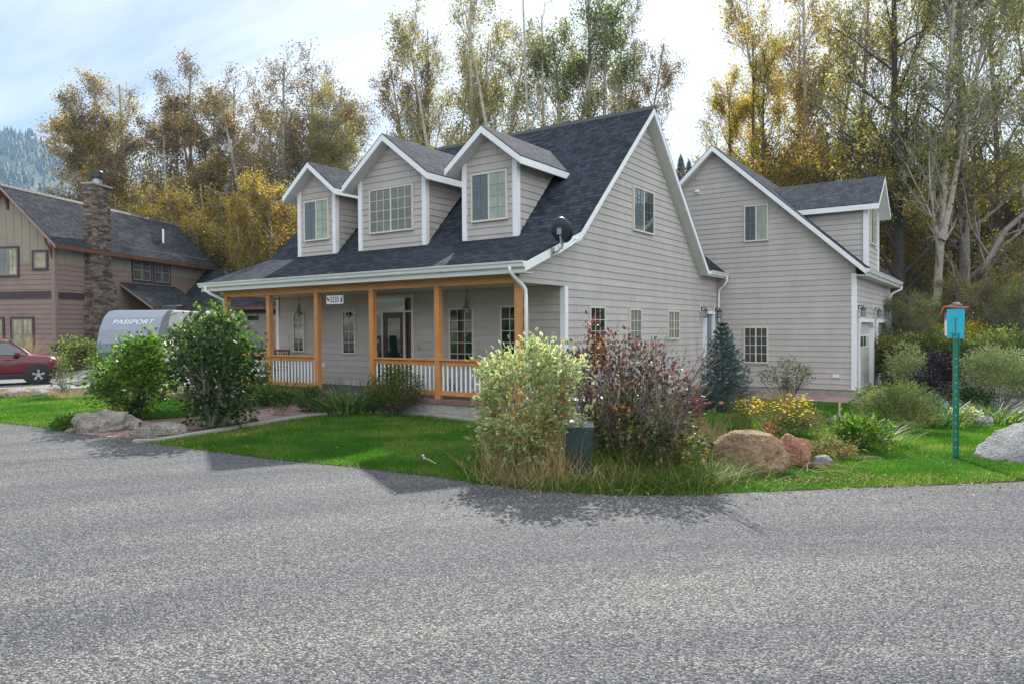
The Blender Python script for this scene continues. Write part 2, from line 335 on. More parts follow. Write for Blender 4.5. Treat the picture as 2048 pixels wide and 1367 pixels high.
# ground material: soil with leaf litter
m, t, b = newmat('soil'); n = noise(t, 3, 8); n2 = noise(t, 40, 4)
r = ramp(t, n.outputs[0], [(.3, (.05, .045, .03)), (.5, (.09, .08, .05)), (.7, (.07, .09, .035))]); r2 = ramp(t, n2.outputs[0], [(.35, (.5, .5, .5)), (.65, (1.5, 1.4, 1.2))])
mx = t.nodes.new('ShaderNodeMix'); mx.data_type = 'RGBA'; mx.blend_type = 'MULTIPLY'; mx.inputs[0].default_value = 1; t.links.new(r.outputs[0], mx.inputs[6]); t.links.new(r2.outputs[0], mx.inputs[7]); t.links.new(mx.outputs[2], b.inputs['Base Color'])
b.inputs['Roughness'].default_value = 1; b.inputs['Specular IOR Level'].default_value = .1; bump(t, b, n2.outputs[0], .8, .03); M['soil'] = m
m, t, b = newmat('lawn_soil'); n = noise(t, 2.2, 6); r = ramp(t, n.outputs[0], [(.3, (.03, .085, .012)), (.7, (.045, .12, .018))]); t.links.new(r.outputs[0], b.inputs['Base Color']); b.inputs['Roughness'].default_value = 1; b.inputs['Specular IOR Level'].default_value = .1
bump(t, b, noise(t, 60, 3).outputs[0], .8, .03); M['lawn'] = m
m, t, b = newmat('bark_mulch'); v = t.nodes.new('ShaderNodeTexVoronoi'); tc = t.nodes.new('ShaderNodeTexCoord'); t.links.new(tc.outputs['Object'], v.inputs['Vector']); v.inputs['Scale'].default_value = 28
sp = t.nodes.new('ShaderNodeSeparateXYZ'); t.links.new(v.outputs['Color'], sp.inputs[0]); r = ramp(t, sp.outputs[0], [(0, (.03, .018, .014)), (.5, (.085, .055, .04)), (.9, (.16, .12, .09)), (1, (.28, .22, .16))]); t.links.new(r.outputs[0], b.inputs['Base Color'])
b.inputs['Roughness'].default_value = .95; bump(t, b, v.outputs['Distance'], 1, .03); M['mulch'] = m
# chip-sealed road: stones in dark binder, darker and paler drifts
m, t, b = newmat('chip_seal_road'); tc = t.nodes.new('ShaderNodeTexCoord'); v = t.nodes.new('ShaderNodeTexVoronoi'); t.links.new(tc.outputs['Object'], v.inputs['Vector']); v.inputs['Scale'].default_value = 66; v.inputs['Randomness'].default_value = 1
sp = t.nodes.new('ShaderNodeSeparateXYZ'); t.links.new(v.outputs['Color'], sp.inputs[0])
st = ramp(t, sp.outputs[0], [(0, (.050, .054, .064)), (.35, (.105, .109, .118)), (.7, (.175, .178, .183)), (.92, (.25, .247, .24)), (1, (.35, .335, .31))])
gap = ramp(t, v.outputs['Distance'], [(.0, (1.12, 1.12, 1.12)), (.45, (.92, .92, .92)), (.75, (.36, .36, .38))])
mx = t.nodes.new('ShaderNodeMix'); mx.data_type = 'RGBA'; mx.blend_type = 'MULTIPLY'; mx.inputs[0].default_value = 1; t.links.new(st.outputs[0], mx.inputs[6]); t.links.new(gap.outputs[0], mx.inputs[7])
mpp = t.nodes.new('ShaderNodeMapping'); mpp.inputs['Location'].default_value = (-9.5, 7.5, 0); t.links.new(tc.outputs['Object'], mpp.inputs[0]); ln = t.nodes.new('ShaderNodeVectorMath'); ln.operation = 'LENGTH'; t.links.new(mpp.outputs[0], ln.inputs[0])
sq = t.nodes.new('ShaderNodeVectorMath'); sq.operation = 'SCALE'; sq.inputs['Scale'].default_value = .13; t.links.new(mpp.outputs[0], sq.inputs[0]); sx_ = t.nodes.new('ShaderNodeSeparateXYZ'); t.links.new(sq.outputs[0], sx_.inputs[0]); cb_ = t.nodes.new('ShaderNodeCombineXYZ'); t.links.new(ln.outputs['Value'], cb_.inputs[0]); t.links.new(sx_.outputs[0], cb_.inputs[1]); t.links.new(sx_.outputs[1], cb_.inputs[2])
dr = t.nodes.new('ShaderNodeTexNoise'); dr.inputs['Scale'].default_value = 1.15; dr.inputs['Detail'].default_value = 6; dr.inputs['Roughness'].default_value = .62; dr.inputs['Distortion'].default_value = .25; t.links.new(cb_.outputs[0], dr.inputs['Vector']); drr = ramp(t, dr.outputs[0], [(.30, (.60, .61, .64)), (.43, (.80, .80, .82)), (.55, (.93, .925, .91)), (.68, (1.18, 1.14, 1.05))])
mx2 = t.nodes.new('ShaderNodeMix'); mx2.data_type = 'RGBA'; mx2.blend_type = 'MULTIPLY'; mx2.inputs[0].default_value = 1; t.links.new(mx.outputs[2], mx2.inputs[6]); t.links.new(drr.outputs[0], mx2.inputs[7]); t.links.new(mx2.outputs[2], b.inputs['Base Color'])
b.inputs['Roughness'].default_value = .85; b.inputs['Specular IOR Level'].default_value = .3
iv = t.nodes.new('ShaderNodeMath'); iv.operation = 'MULTIPLY'; iv.inputs[1].default_value = -1; t.links.new(v.outputs['Distance'], iv.inputs[0]); bump(t, b, iv.outputs[0], .9, .012); M['road'] = m
m, t, b = newmat('asphalt_drive'); n = noise(t, 60, 4); r = ramp(t, n.outputs[0], [(.3, (.13, .13, .135)), (.7, (.24, .24, .245))]); t.links.new(r.outputs[0], b.inputs['Base Color']); b.inputs['Roughness'].default_value = .9; M['asphalt'] = m

G = lambda *L: [tuple(gp(x, y)[:2]) for x, y in L]
ROADEDGE = [(-700, 828), (-300, 838), (0, 846), (110, 858), (150, 868), (215, 874), (262, 876), (300, 885), (420, 902), (530, 917), (640, 928), (740, 938), (860, 952), (960, 968), (1080, 980), (1220, 990), (1400, 990), (1560, 982), (1720, 976), (1880, 970), (2048, 962), (2500, 945)]
redge = G(*ROADEDGE)
# the ground as one sheet: fine grid near, coarse far
def groundmesh():
    u = np.concatenate([np.arange(-600, -60, 20), np.arange(-60, 30, .75), np.arange(30, 400, 20)])
    w = np.concatenate([np.arange(-80, -4, 8), np.arange(-4, 50, .75), np.arange(50, 500, 15)])
    X, Y = np.meshgrid(u, w); Z = tz(X, Y)-.004; n, k = X.shape; V = np.stack([X.ravel(), Y.ravel(), Z.ravel()], -1); i = np.arange(n*k).reshape(n, k)
    F = np.stack([i[:-1, :-1].ravel(), i[:-1, 1:].ravel(), i[1:, 1:].ravel(), i[1:, :-1].ravel()], -1)
    o = link('ground', npmesh('ground', V, F, 'soil', smooth=True)); o['kind'] = 'structure'
groundmesh()
road = sheet('road', redge+[(60, -3), (60, -45), (-90, -45), (-90, 2)], .004, 'road', 2.5, jit=.025, edge=.12)
LAWN1 = G((262, 880), (310, 884), (420, 866), (560, 843), (640, 831), (700, 828), (780, 829), (860, 832), (935, 842), (1010, 850), (1010, 970), (960, 966), (860, 950), (740, 936), (640, 926), (530, 915), (420, 900), (330, 892))
LAWN2 = G((1040, 845), (1200, 828), (1360, 816))+[(-7.6, 22.4), (-3.6, 22.4), (.2, 22.2), (6, 21)]+[(9, 15)]+G((2500, 943), (2048, 960), (1880, 968), (1720, 974), (1560, 980), (1400, 988), (1220, 988), (1080, 978), (1010, 972), (1010, 900))
LAWN3 = G((-700, 826), (-300, 836), (0, 843), (110, 855), (170, 848), (250, 838), (330, 838), (400, 835), (480, 820), (500, 806), (430, 800), (360, 797), (120, 790), (0, 792), (-300, 796))
sheet('lawn', LAWN1, .001, 'lawn', .8, edge=.3); sheet('lawn', LAWN2, .001, 'lawn', .8, edge=.3); sheet('lawn', LAWN3, .001, 'lawn', .8, edge=.3)
PATH = G((150, 866), (215, 874), (262, 875), (300, 868), (380, 860), (485, 844), (560, 838), (645, 829), (740, 818))+G((745, 806), (600, 806), (560, 812), (485, 824), (330, 838), (250, 842), (165, 856))
sheet('path', PATH, .008, 'paver', .8, uvrot=.6)
BED = G((300, 883), (420, 864), (560, 841), (640, 829), (700, 826), (860, 830), (935, 840), (1060, 850))+[(-8.2, 12.35), (-19, 12.35), (-19.2, 11.3)]+G((485, 822), (420, 846), (330, 846), (250, 844), (180, 850), (100, 850), (130, 865), (215, 876))
sheet('planting_bed', BED, .003, 'mulch', .6, edge=.3)
sheet('paved_strip', [(-8.25, 22.4), (-3.7, 22.4), (-3.7, 24.88), (-8.25, 24.88)], .008, 'paver', 1)
sheet('driveway', [(-3.6, 22.4), (.4, 22.2), (8, 19.5), (14, 24), (14, 38), (-3.6, 38)], .004, 'asphalt', 1.5)
DR = [dp(-900, 24.2)[:2], dp(130, 24.6)[:2], dp(330, 25.6)[:2], dp(520, 24)[:2], dp(540, 34)[:2], dp(150, 30.5)[:2], dp(-900, 30)[:2]]
sheet('driveway', [tuple(p) for p in DR], .006, 'asphalt', 1.2)
# concrete lawn kerb
kp = G((268, 884), (310, 883), (370, 873), (430, 863), (500, 851), (560, 841), (600, 835), (640, 830), (680, 826.5), (720, 825), (760, 825.5), (800, 827), (860, 831), (920, 838), (970, 846))
mb = MB(); Lp, Rp = [], []
for i, p in enumerate(kp):
    a = np.array(kp[max(i-1, 0)]); c = np.array(kp[min(i+1, len(kp)-1)]); d = (c-a)/np.linalg.norm(c-a); nrm = np.array([-d[1], d[0]]); Lp.append(np.array(p)+nrm*.07); Rp.append(np.array(p)-nrm*.07)
for i in range(len(kp)-1):
    q = [Lp[i], Rp[i], Rp[i+1], Lp[i+1]]; mb.hexa([(a[0], a[1], -.03) for a in q], [(a[0], a[1], .055) for a in q])
tag(mb.build('lawn_kerb', 'concrete'), 'curved grey concrete edging between the front lawn and the planting bed', 'kerb')

# ------------------------------------------------------------------ building helpers
FR = lambda y0: (lambda s, z, n=0: (s, y0-n, z))         # wall facing -Y
RG = lambda x0: (lambda s, z, n=0: (x0+n, s, z))         # wall facing +X
LF = lambda x0: (lambda s, z, n=0: (x0-n, s, z))         # wall facing -X
BK = lambda y0: (lambda s, z, n=0: (s, y0+n, z))
def clipband(poly, z0, z1):
    def half(P, zz, keep):
        out = []
        for i in range(len(P)):
            a, b = P[i], P[(i+1) % len(P)]; ia = keep(a[1]); ib = keep(b[1])
            if ia: out.append(a)
            if ia != ib: t = (zz-a[1])/(b[1]-a[1]); out.append((a[0]+(b[0]-a[0])*t, zz))
        return out
    P = half(list(poly), z0, lambda z: z >= z0-1e-9)
    return half(P, z1, lambda z: z <= z1+1e-9) if P else P
def clips(P, s0, s1):
    Q = [(z, s) for s, z in P]; Q = clipband(Q, s0, s1); return [(s, z) for z, s in Q]
BR_ = random.Random(99)
def siding(mb, F, poly, ex=.178, z0=.0, lap=.02, mi=0):
    zmin = min(p[1] for p in poly); zmax = max(p[1] for p in poly); k = math.floor((zmin-z0)/ex)
    while z0+k*ex < zmax:
        a = z0+k*ex; P = clipband(poly, a, a+ex)
        if len(P) >= 3:
            cut = min(p[0] for p in P)-BR_.uniform(0, 3.6); smax = max(p[0] for p in P)
            while cut < smax:
                Q = clips(P, cut+.0025, cut+3.6-.0025)
                if len(Q) >= 3: mb.poly([F(s, z, .003+lap*(1-(z-a)/ex)) for s, z in Q], mi)
                cut += 3.6
            zb = min(p[1] for p in P); e = sorted([p for p in P if abs(p[1]-zb) < 1e-6])
            if len(e) >= 2:
                l = .003+lap*(1-(zb-a)/ex); mb.poly([F(e[0][0], zb, l), F(e[-1][0], zb, l), F(e[-1][0], zb, -.02), F(e[0][0], zb, -.02)], mi)
        k += 1
def pbox(mb, F, s0, s1, z0, z1, n0, n1, mi=0):
    mb.hexa([F(s0, z0, n0), F(s1, z0, n0), F(s1, z0, n1), F(s0, z0, n1)], [F(s0, z1, n0), F(s1, z1, n0), F(s1, z1, n1), F(s0, z1, n1)], mi)
def window(parent, F, s0, s1, z0, z1, panes, frame='almond', rows=4, cols=2, grille=True, fw=.045, depth=.05, name='window'):
    """panes: list of glass materials side by side"""
    mb = MB(); n0, n1 = -.02, depth; k = len(panes); mul_ = .045
    pbox(mb, F, s0, s1, z1-fw, z1, n0, n1); pbox(mb, F, s0, s1, z0, z0+fw, n0, n1+.012)
    pbox(mb, F, s0, s0+fw, z0+fw, z1-fw, n0, n1); pbox(mb, F, s1-fw, s1, z0+fw, z1-fw, n0, n1)
    w = (s1-s0-2*fw-mul_*(k-1))/k; secs = []
    for i in range(k):
        a = s0+fw+i*(w+mul_); secs.append((a, a+w))
        if i: pbox(mb, F, a-mul_, a, z0+fw, z1-fw, n0, n1-.004)
    wnd = mb.build(name, frame, parent)
    for i, (a, b_) in enumerate(secs):
        mg = MB(); pbox(mg, F, a, b_, z0+fw, z1-fw, .024, .030); mg.build('pane', panes[i], wnd)
        if grille:
            mg = MB()
            for c in range(1, cols): x = a+(b_-a)*c/cols; pbox(mg, F, x-.008, x+.008, z0+fw, z1-fw, .031, .038)
            for c in range(1, rows):
                z = z0+fw+(z1-z0-2*fw)*c/rows; pbox(mg, F, a, b_, z-.008, z+.008, .0305, .0375)
            mg.build('grille', 'grille_dim' if panes[i] in ('screen_glass', 'mirror_glass') else 'grille_pale' if panes[i] == 'blind_glass' else frame, wnd)
    return wnd
def roofplane(mb, P, thick=.03, uo=None, mi=0, drop=None):
    """P: corner points, first edge is the eave; textured top plus thin sides"""
    P = [np.array(p, float) for p in P]; u = P[1]-P[0]; u /= np.linalg.norm(u); n = np.cross(u, P[2]-P[0]); n /= np.linalg.norm(n)
    if n[2] < 0: n = -n
    v = np.cross(n, u)
    if v[2] < 0: v = -v
    o = P[0] if uo is None else np.array(uo, float)
    top = [p+np.array([0, 0, 0.0]) for p in P]; uv = [((p-o)@u+50, (p-o)@v+50) for p in top]
    if np.cross(P[1]-P[0], P[2]-P[0])[2] < 0: top = top[::-1]; uv = uv[::-1]
    mb.poly(top, mi, uv); low = [p-np.array([0, 0, thick]) for p in top]; mb.poly(low[::-1], mi, [q for q in uv[::-1]])
    for i in range(len(top)):
        j = (i+1) % len(top); mb.poly([low[i], low[j], top[j], top[i]], mi, [uv[i], uv[j], uv[j], uv[i]])
def slab(mb, P, t, off=0, mi=0):
    lo = [(p[0], p[1], p[2]-off-t) for p in P]; hi = [(p[0], p[1], p[2]-off) for p in P]; mb.hexa(lo, hi, mi)
# ------------------------------------------------------------------ the grey house
H = thing('house', 'large grey lap-sided house with three front dormers, porch and attached garage', 'house', (-14, 18, 0))
XG, XO, XL, XLW = -8.29, -7.96, -19.35, -18.69
YW, YP, YE = 14.2, 12.37, 12.06
KY, KZ, RY, RZ, BY, BZ = 14.40, 4.20, 18.62, 8.10, 23.05, 3.90
EZ = 3.34; EX = .178
# walls
mb = MB(); F = RG(XG)
siding(mb, F, [(12.30, 2.93), (KY, 2.93), (KY, KZ-.1), (12.30, 3.36)], EX, .02)
siding(mb, F, [(YW, .1), (BY, .1), (BY, BZ-.1), (RY, RZ-.12), (KY, KZ-.1), (KY, 2.93), (YW, 2.93)], EX, .02)
siding(mb, F, [(BY, .1), (24.9, .1), (24.9, BZ-.2), (BY, BZ-.2)], EX, .02)
pbox(mb, F, YW, 24.9, -.3, .1, -.1, -.01, 0)
mb.build('wall', 'siding', H)
mb = MB(); siding(mb, FR(YW), [(XLW, .38), (XG, .38), (XG, 3.4), (XLW, 3.4)], EX, .03); mb.build('wall', 'siding', H)
mb = MB(); F = LF(XLW); siding(mb, F, [(YW, .1), (BY-.3, .1), (BY-.3, BZ-.1), (RY, RZ-.12), (KY, KZ-.1), (YW, 3.9)], EX, .02); mb.build('wall', 'siding', H)
mb = MB(); siding(mb, BK(BY-.3), [(XLW, .1), (-12.7, .1), (-12.7, 3.9), (XLW, 3.9)], EX, .02); mb.build('wall', 'siding', H)
# corner boards
def lboard(x, y, sx, sy, z0, z1, par, w=.11, t_=.03):
    mb = MB(); X0, X1, Y1 = x+sx*w, x-sx*t_, y+sy*w; P = [(X1, y-sy*t_), (X0, y-sy*t_), (X0, y), (x, y), (x, Y1), (X1, Y1)]; mb.hexa([(a, b_, z0) for a, b_ in P], [(a, b_, z1) for a, b_ in P]); return mb.build('corner_board', 'trim', par)
lboard(XG, YW, -1, 1, .05, 2.93, H); lboard(XLW, YW, 1, 1, .38, 2.93, H)
# main roof decks (white fascia + soffit) and shingles
A = [(XL, YE, EZ), (XO, YE, EZ), (XO, KY, KZ), (XL, KY, KZ)]
B_ = [(XL, KY, KZ), (XO, KY, KZ), (XO, RY, RZ), (XL, RY, RZ)]
C_ = [(XL, RY, RZ), (XO, RY, RZ), (XO, BY, BZ), (XL, BY, BZ)]
mb = MB(); [slab(mb, q, .19, .03) for q in (A, B_, C_)]; mb.build('fascia', 'trim', H)
def soff(mb, q, t): lo = [(p[0], p[1], p[2]-.224) for p in q]; mb.hexa([(p[0], p[1], p[2]-.006) for p in lo], lo)
mb = MB()
for q in (B_, C_):
    qq = [(XG+.02 if i in (0, 3) else XO-.03, q[i][1], q[i][2]) for i in range(4)]; soff(mb, qq, .2)
mb.build('soffit', 'soffit', H)
mb = MB()
roofplane(mb, A); roofplane(mb, B_, uo=(XL, KY, KZ)); roofplane(mb, [C_[3], C_[2], C_[1], C_[0]])
rf = mb.build('roof', 'shingle', H)
mb = MB()
for i in range(38):                                       # ridge cap tabs
    x0 = XL+i*.3; mb.hexa([(x0, RY-.14, RZ-.12), (x0+.31, RY-.14, RZ-.12), (x0+.31, RY, RZ+.012), (x0, RY, RZ+.018)], [(x0, RY-.14, RZ-.10), (x0+.31, RY-.14, RZ-.10), (x0+.31, RY, RZ+.03), (x0, RY, RZ+.036)])
    mb.hexa([(x0, RY, RZ+.012), (x0+.31, RY, RZ+.008), (x0+.31, RY+.14, RZ-.13), (x0, RY+.14, RZ-.13)], [(x0, RY, RZ+.036), (x0+.31, RY, RZ+.03), (x0+.31, RY+.14, RZ-.11), (x0, RY+.14, RZ-.11)])
mb.build('ridge_cap', plain('ridge_cap_shingle', (.05, .053, .06), .8, .25, 6), rf)
def gutter(x0, x1, y, z, parent, out=-1, axis='x', base=None):
    prof = [(0, 0), (0, -.12), (.075, -.125), (.09, -.10), (.10, -.06), (.125, -.03), (.135, 0), (.12, .004), (.11, -.02), (.012, -.02)]
    mb = MB()
    if axis == 'x': P0 = [(x0, y+out*a, z+b_) for a, b_ in prof]; d = (x1-x0, 0, 0)
    else: P0 = [(y+out*a, x0, z+b_) for a, b_ in prof]; d = (0, x1-x0, 0)
    mb.prism(P0, d); return mb.build('gutter', 'gutter', parent)
gutter(XL-.02, XO+.02, YE, EZ-.01, H)
mb = MB(); mb.box((XL+.02, YE-.016, EZ-.245), (XO-.02, YE-.004, EZ-.10)); mb.box((XL+.1, YE-.003, EZ-.245), (XO-.02, YP-.003, EZ-.225)); mb.build('fascia', 'soffit', H)
# porch ceiling, beam, posts
mb = MB(); mb.box((XLW, YP+.15, 2.96), (XG-.02, YW-.03, 2.99)); mb.build('porch_ceiling', 'soffit', H)
mb = MB(); mb.box((-18.74, YP, 2.92), (XG-.005, YP+.14, 3.19)); mb.box((-18.74, YP+.14, 2.92), (-18.60, 15.5, 3.14)); mb.build('porch_beam', 'cedar', H, bevel=.006)
PX = [-18.66, -16.70, -14.72, -12.70, -10.60, -8.38]
for x in PX:
    mb = MB(); mb.box((x-.07, YP, .38), (x+.07, YP+.14, 2.92)); mb.build('post', 'cedar', H, bevel=.008)
mb = MB(); mb.box((-18.73, 15.3, .38), (-18.59, 15.44, 2.92)); mb.build('post', 'cedar', H, bevel=.008)
# railings
def railing(a, b_, y=None, x=None):
    r = sub('railing', H)
    def bx(mb, s0, s1, z0, z1, w):
        if y is not None: mb.box((s0, y+.07-w/2, z0), (s1, y+.07+w/2, z1))
        else: mb.box((x+.07-w/2-.14, s0, z0), (x+.07+w/2-.14, s1, z1))
    mb = MB(); bx(mb, a, b_, 1.25, 1.29, .14); bx(mb, a, b_, 1.14, 1.247, .05); mb.build('top_rail', 'cedar', r, bevel=.004)
    mb = MB(); bx(mb, a, b_, .46, .57, .05); mb.build('bottom_rail', 'cedar', r, bevel=.004)
    n = round((b_-a)/.133)
    for i in range(n):
        s = a+(b_-a)*(i+.5)/n; mb = MB()
        if y is not None: mb.lathe((s, y+.07, .57), [(.001, 0), (.021, 0), (.021, .57), (.001, .57)], 8)
        else: mb.lathe((x, s, .57), [(.001, 0), (.021, 0), (.021, .57), (.001, .57)], 8)
        mb.build('baluster', 'trim', r, smooth=False)
for i in (0, 1, 3, 4): railing(PX[i]+.072, PX[i+1]-.072, y=YP)
railing(YP+.15, 15.29, x=-18.66); railing(YP+.16, YW-.04, x=XG-.09)
# porch floor
def uvbox(mb, a, b_, mi=0):
    x0, y0, z0 = a; x1, y1, z1 = b_
    mb.poly([(x0, y0, z1), (x1, y0, z1), (x1, y1, z1), (x0, y1, z1)], mi, [(x0+50, y0), (x1+50, y0), (x1+50, y1), (x0+50, y1)])
    for p, q, k in (((x0, y0), (x1, y0), 0), ((x1, y0), (x1, y1), 1), ((x1, y1), (x0, y1), 0), ((x0, y1), (x0, y0), 1)):
        u0, u1 = p[k]+50, q[k]+50; mb.poly([(p[0], p[1], z0), (q[0], q[1], z0), (q[0], q[1], z1), (p[0], p[1], z1)], mi, [(u0, 0), (u1, 0), (u1, z1-z0), (u0, z1-z0)])
mb = MB(); uvbox(mb, (-18.80, YP+.02, .0), (XG+.02, YW, .378)); mb.build('porch_floor', 'deck', H)
mb = MB(); uvbox(mb, (-18.84, YP-.10, .285), (XG+.04, YP+.03, .384)); mb.build('brick_edge', 'brick', H)
mb = MB(); mb.box((-18.8, YP-.06, -.1), (XG, YP+.02, .284)); mb.build('foundation', 'concrete', H)
mb = MB(); uvbox(mb, (-14.9, YP-.50, .0), (-12.55, YP-.101, .19)); uvbox(mb, (-14.9, YP-.50, .191), (-12.55, YP-.40, .205)); mb.build('step', 'brick', H)
# front windows and door
F = FR(YW-.02)
window(H, F, -17.87, -17.36, 1.30, 2.50, ['dark_glass'], rows=4, cols=2)
window(H, F, -15.68, -15.14, 1.27, 2.52, ['dark_glass'], rows=4, cols=2)
window(H, F, -11.70, -10.90, 1.02, 2.50, ['dark_glass'], rows=5, cols=3)
window(H, F, -10.08, -9.27, 1.02, 2.52, ['dark_glass'], rows=5, cols=3)
dr = sub('front_door', H)
mb = MB()
for s0, s1, z0, z1 in ((-14.50, -12.90, 2.80, 2.88), (-14.50, -14.42, .38, 2.80), (-12.98, -12.90, .38, 2.80), (-14.42, -12.98, 2.42, 2.47), (-14.09, -14.04, .38, 2.42), (-13.27, -13.22, .38, 2.42)): pbox(mb, F, s0, s1, z0, z1, -.02, .06)
mb.build('door_frame', 'almond', dr)
mb = MB(); pbox(mb, F, -14.42, -12.98, 2.47, 2.80, .0, .02); mb.build('transom', 'dark_glass', dr)
for a, b_ in ((-14.42, -14.09), (-13.22, -12.98)):
    mb = MB(); pbox(mb, F, a, b_, .38, 2.42, .0, .02); mb.build('sidelight', 'dark_glass', dr)
mb = MB()
for s0, s1, z0, z1 in ((-14.04, -13.90, .40, 2.42), (-13.41, -13.27, .40, 2.42), (-13.90, -13.41, 2.26, 2.42), (-13.90, -13.41, .40, 1.22)): pbox(mb, F, s0, s1, z0, z1, .0, .035)
mb.build('door_leaf', 'door_wood', dr, bevel=.006)
mb = MB(); pbox(mb, F, -13.90, -13.41, 1.22, 2.26, .005, .018); mb.build('door_glass', 'dark_glass', dr)
mb = MB(); mb.lathe((-13.34, YW-.07, 1.30), [(.001, -.03), (.025, -.02), (.03, 0), (.012, .03), (.012, .05)], 12, axis=(0, 1, 0)); mb.build('door_knob', 'pewter', dr, smooth=True)
# gable windows (facing right)
F = RG(XG+.02)
window(H, F, 15.32, 16.14, 1.0, 2.50, ['dark_glass'], rows=5, cols=3)
window(H, F, 17.57, 18.34, 1.0, 2.49, ['mid_glass'], rows=5, cols=3)
window(H, F, 20.24, 21.17, 1.61, 2.49, ['mid_glass', 'mid_glass'], rows=3, cols=2)
window(H, F, 17.83, 19.21, 4.61, 5.83, ['screen_glass', 'mirror_glass'], rows=4, cols=3)
# side door
sd = sub('side_door', H); mb = MB()
pbox(mb, F, 23.38, 23.48, .0, 2.42, -.02, .09); pbox(mb, F, 24.18, 24.30, .0, 2.42, -.02, .09); pbox(mb, F, 23.38, 24.30, 2.42, 2.52, -.02, .10); mb.build('door_frame', 'trim', sd)
mb = MB(); pbox(mb, F, 23.48, 24.18, .0, 2.42, -.01, .015)
for s0, s1, z0, z1 in ((23.56, 23.80, 1.2, 2.3), (23.86, 24.10, 1.2, 2.3), (23.56, 23.80, .2, 1.0), (23.86, 24.10, .2, 1.0)): pbox(mb, F, s0, s1, z0, z1, .015, .022)
mb.build('door_leaf', 'door_blue', sd)
# ---- dormers
def dormer(name_x, xc, hw, he, zp, ze, wx0, wx1, wz0, wz1, panes, grille=True):
    d = sub('dormer', H); yw = 14.42; yo = 14.05; roofY = lambda z: KY+(z-KZ)/.924
    x0, x1 = xc-hw, xc+hw; mb = MB(); sl = (zp-ze)/he; zw = lambda s: zp-sl*abs(s-xc)-.10
    siding(mb, FR(yw), [(x0, KZ+.01), (x1, KZ+.01), (x1, zw(x1)), (xc, zw(xc)), (x0, zw(x0))], EX, .05)
    ys = roofY(ze)
    siding(mb, RG(x1), [(yw, KZ), (ys, zw(x1)), (yw, zw(x1))], EX, .05); siding(mb, LF(x0), [(yw, KZ), (ys, zw(x0)), (yw, zw(x0))], EX, .05)
    mb.build('dormer_wall', 'siding', d)
    zt = zw(x1)-.03
    for s, q in ((x0, 1), (x1, -1)): lboard(s, yw, q, 1, KZ+.01, zt, d, .085, .055)
    xl, xr = xc-he, xc+he; yp = roofY(zp)-.02; ye = roofY(ze)-.02
    Lq = [(xl, yo, ze), (xc, yo, zp), (xc, yp, zp), (xl, ye, ze)]; Rq = [(xc, yo, zp), (xr, yo, ze), (xr, ye, ze), (xc, yp, zp)]
    mb = MB(); slab(mb, Lq, .17, .03); slab(mb, Rq, .17, .03); mb.build('fascia', 'trim', d)
    mb = MB()
    for q in (Lq, Rq): mb.hexa([(p[0]+(.03 if abs(p[0]-xl) < .01 else -.03 if abs(p[0]-xr) < .01 else 0), p[1]+(.03 if p[1] == yo else -.02), p[2]-.208) for p in q], [(p[0]+(.03 if abs(p[0]-xl) < .01 else -.03 if abs(p[0]-xr) < .01 else 0), p[1]+(.03 if p[1] == yo else -.02), p[2]-.202) for p in q])
    mb.build('soffit', 'soffit', d)
    mb = MB(); roofplane(mb, [Lq[0], Lq[3], Lq[2], Lq[1]]); roofplane(mb, [Rq[1], Rq[2], Rq[3], Rq[0]]); mb.build('roof', 'shingle', d)
    window(d, FR(yw-.02), wx0, wx1, wz0, wz1, panes, rows=4, cols=3 if hw > 1 else 2, grille=grille)
dormer('l', -17.02, .80, 1.17, 6.97, 6.07, -17.57, -16.46, 4.65, 5.87, ['screen_glass', 'blind_glass'])
dormer('m', -13.93, 1.23, 1.61, 7.31, 6.07, -14.76, -13.10, 4.65, 5.90, ['mid_glass', 'mid_glass'])
dormer('r', -10.56, .80, 1.17, 6.98, 6.07, -11.12, -10.00, 4.65, 5.88, ['screen_glass', 'blind_glass'])
# ---- connector roof behind the gable
mb = MB(); K = [(XO, BY+.01, 3.86), (XO, 24.86, 3.86), (-10.4, 24.86, 5.98), (-10.4, BY+.01, 5.98)]
slab(mb, K, .17, .03); mb.build('fascia', 'trim', H); mb = MB(); roofplane(mb, K); mb.build('roof', 'shingle', H)
gutter(BY+.0, 24.85, XO, 3.84, H, out=1, axis='y')
# ---- garage wing
GX0, GX1, GY, GY1, GP = -12.85, -3.84, 24.9, 33.2, -8.36
gz = lambda x: 8.34-.93*abs(x-GP)
mb = MB(); siding(mb, FR(GY), [(GX0, -.06), (GX1, -.06), (GX1, gz(GX1)-.1), (GP, gz(GP)-.12), (GX0, gz(GX0)-.1)], EX, -.06); mb.build('wall', 'siding', H)
mb = MB(); [siding(mb, RG(GX1), [(a, c), (b_, c), (b_, d_), (a, d_)], EX, -.06) for a, b_, c, d_ in ((GY, 25.47, -.06, 2.2), (28.66, 29.47, -.06, 2.2), (32.23, GY1, -.06, 2.2), (GY, GY1, 2.2, 4.05))]; mb.build('wall', 'siding', H)
mb = MB(); siding(mb, LF(GX0), [(GY, -.06), (GY1, -.06), (GY1, 4.05), (GY, 4.05)], EX, -.06); siding(mb, BK(GY1), [(GX0, -.06), (GX1, -.06), (GX1, gz(GX1)-.1), (GP, gz(GP)-.12), (GX0, gz(GX0)-.1)], EX, -.06); mb.build('wall', 'siding', H)
mb = MB(); mb.box((GX0+.03, GY+.02, -.4), (GX1-.03, GY1-.02, -.055)); mb.build('foundation', 'concrete', H)
lboard(GX1, GY, -1, 1, -.05, 3.66, H, .11, .035); lboard(GX1, GY1, -1, -1, -.05, 3.66, H, .11, .035)
oy0, oy1, ox = GY-.35, GY1+.35, .36
GRr = [(GP, oy0, gz(GP)), (GX1+ox, oy0, gz(GX1+ox)), (GX1+ox, oy1, gz(GX1+ox)), (GP, oy1, gz(GP))]
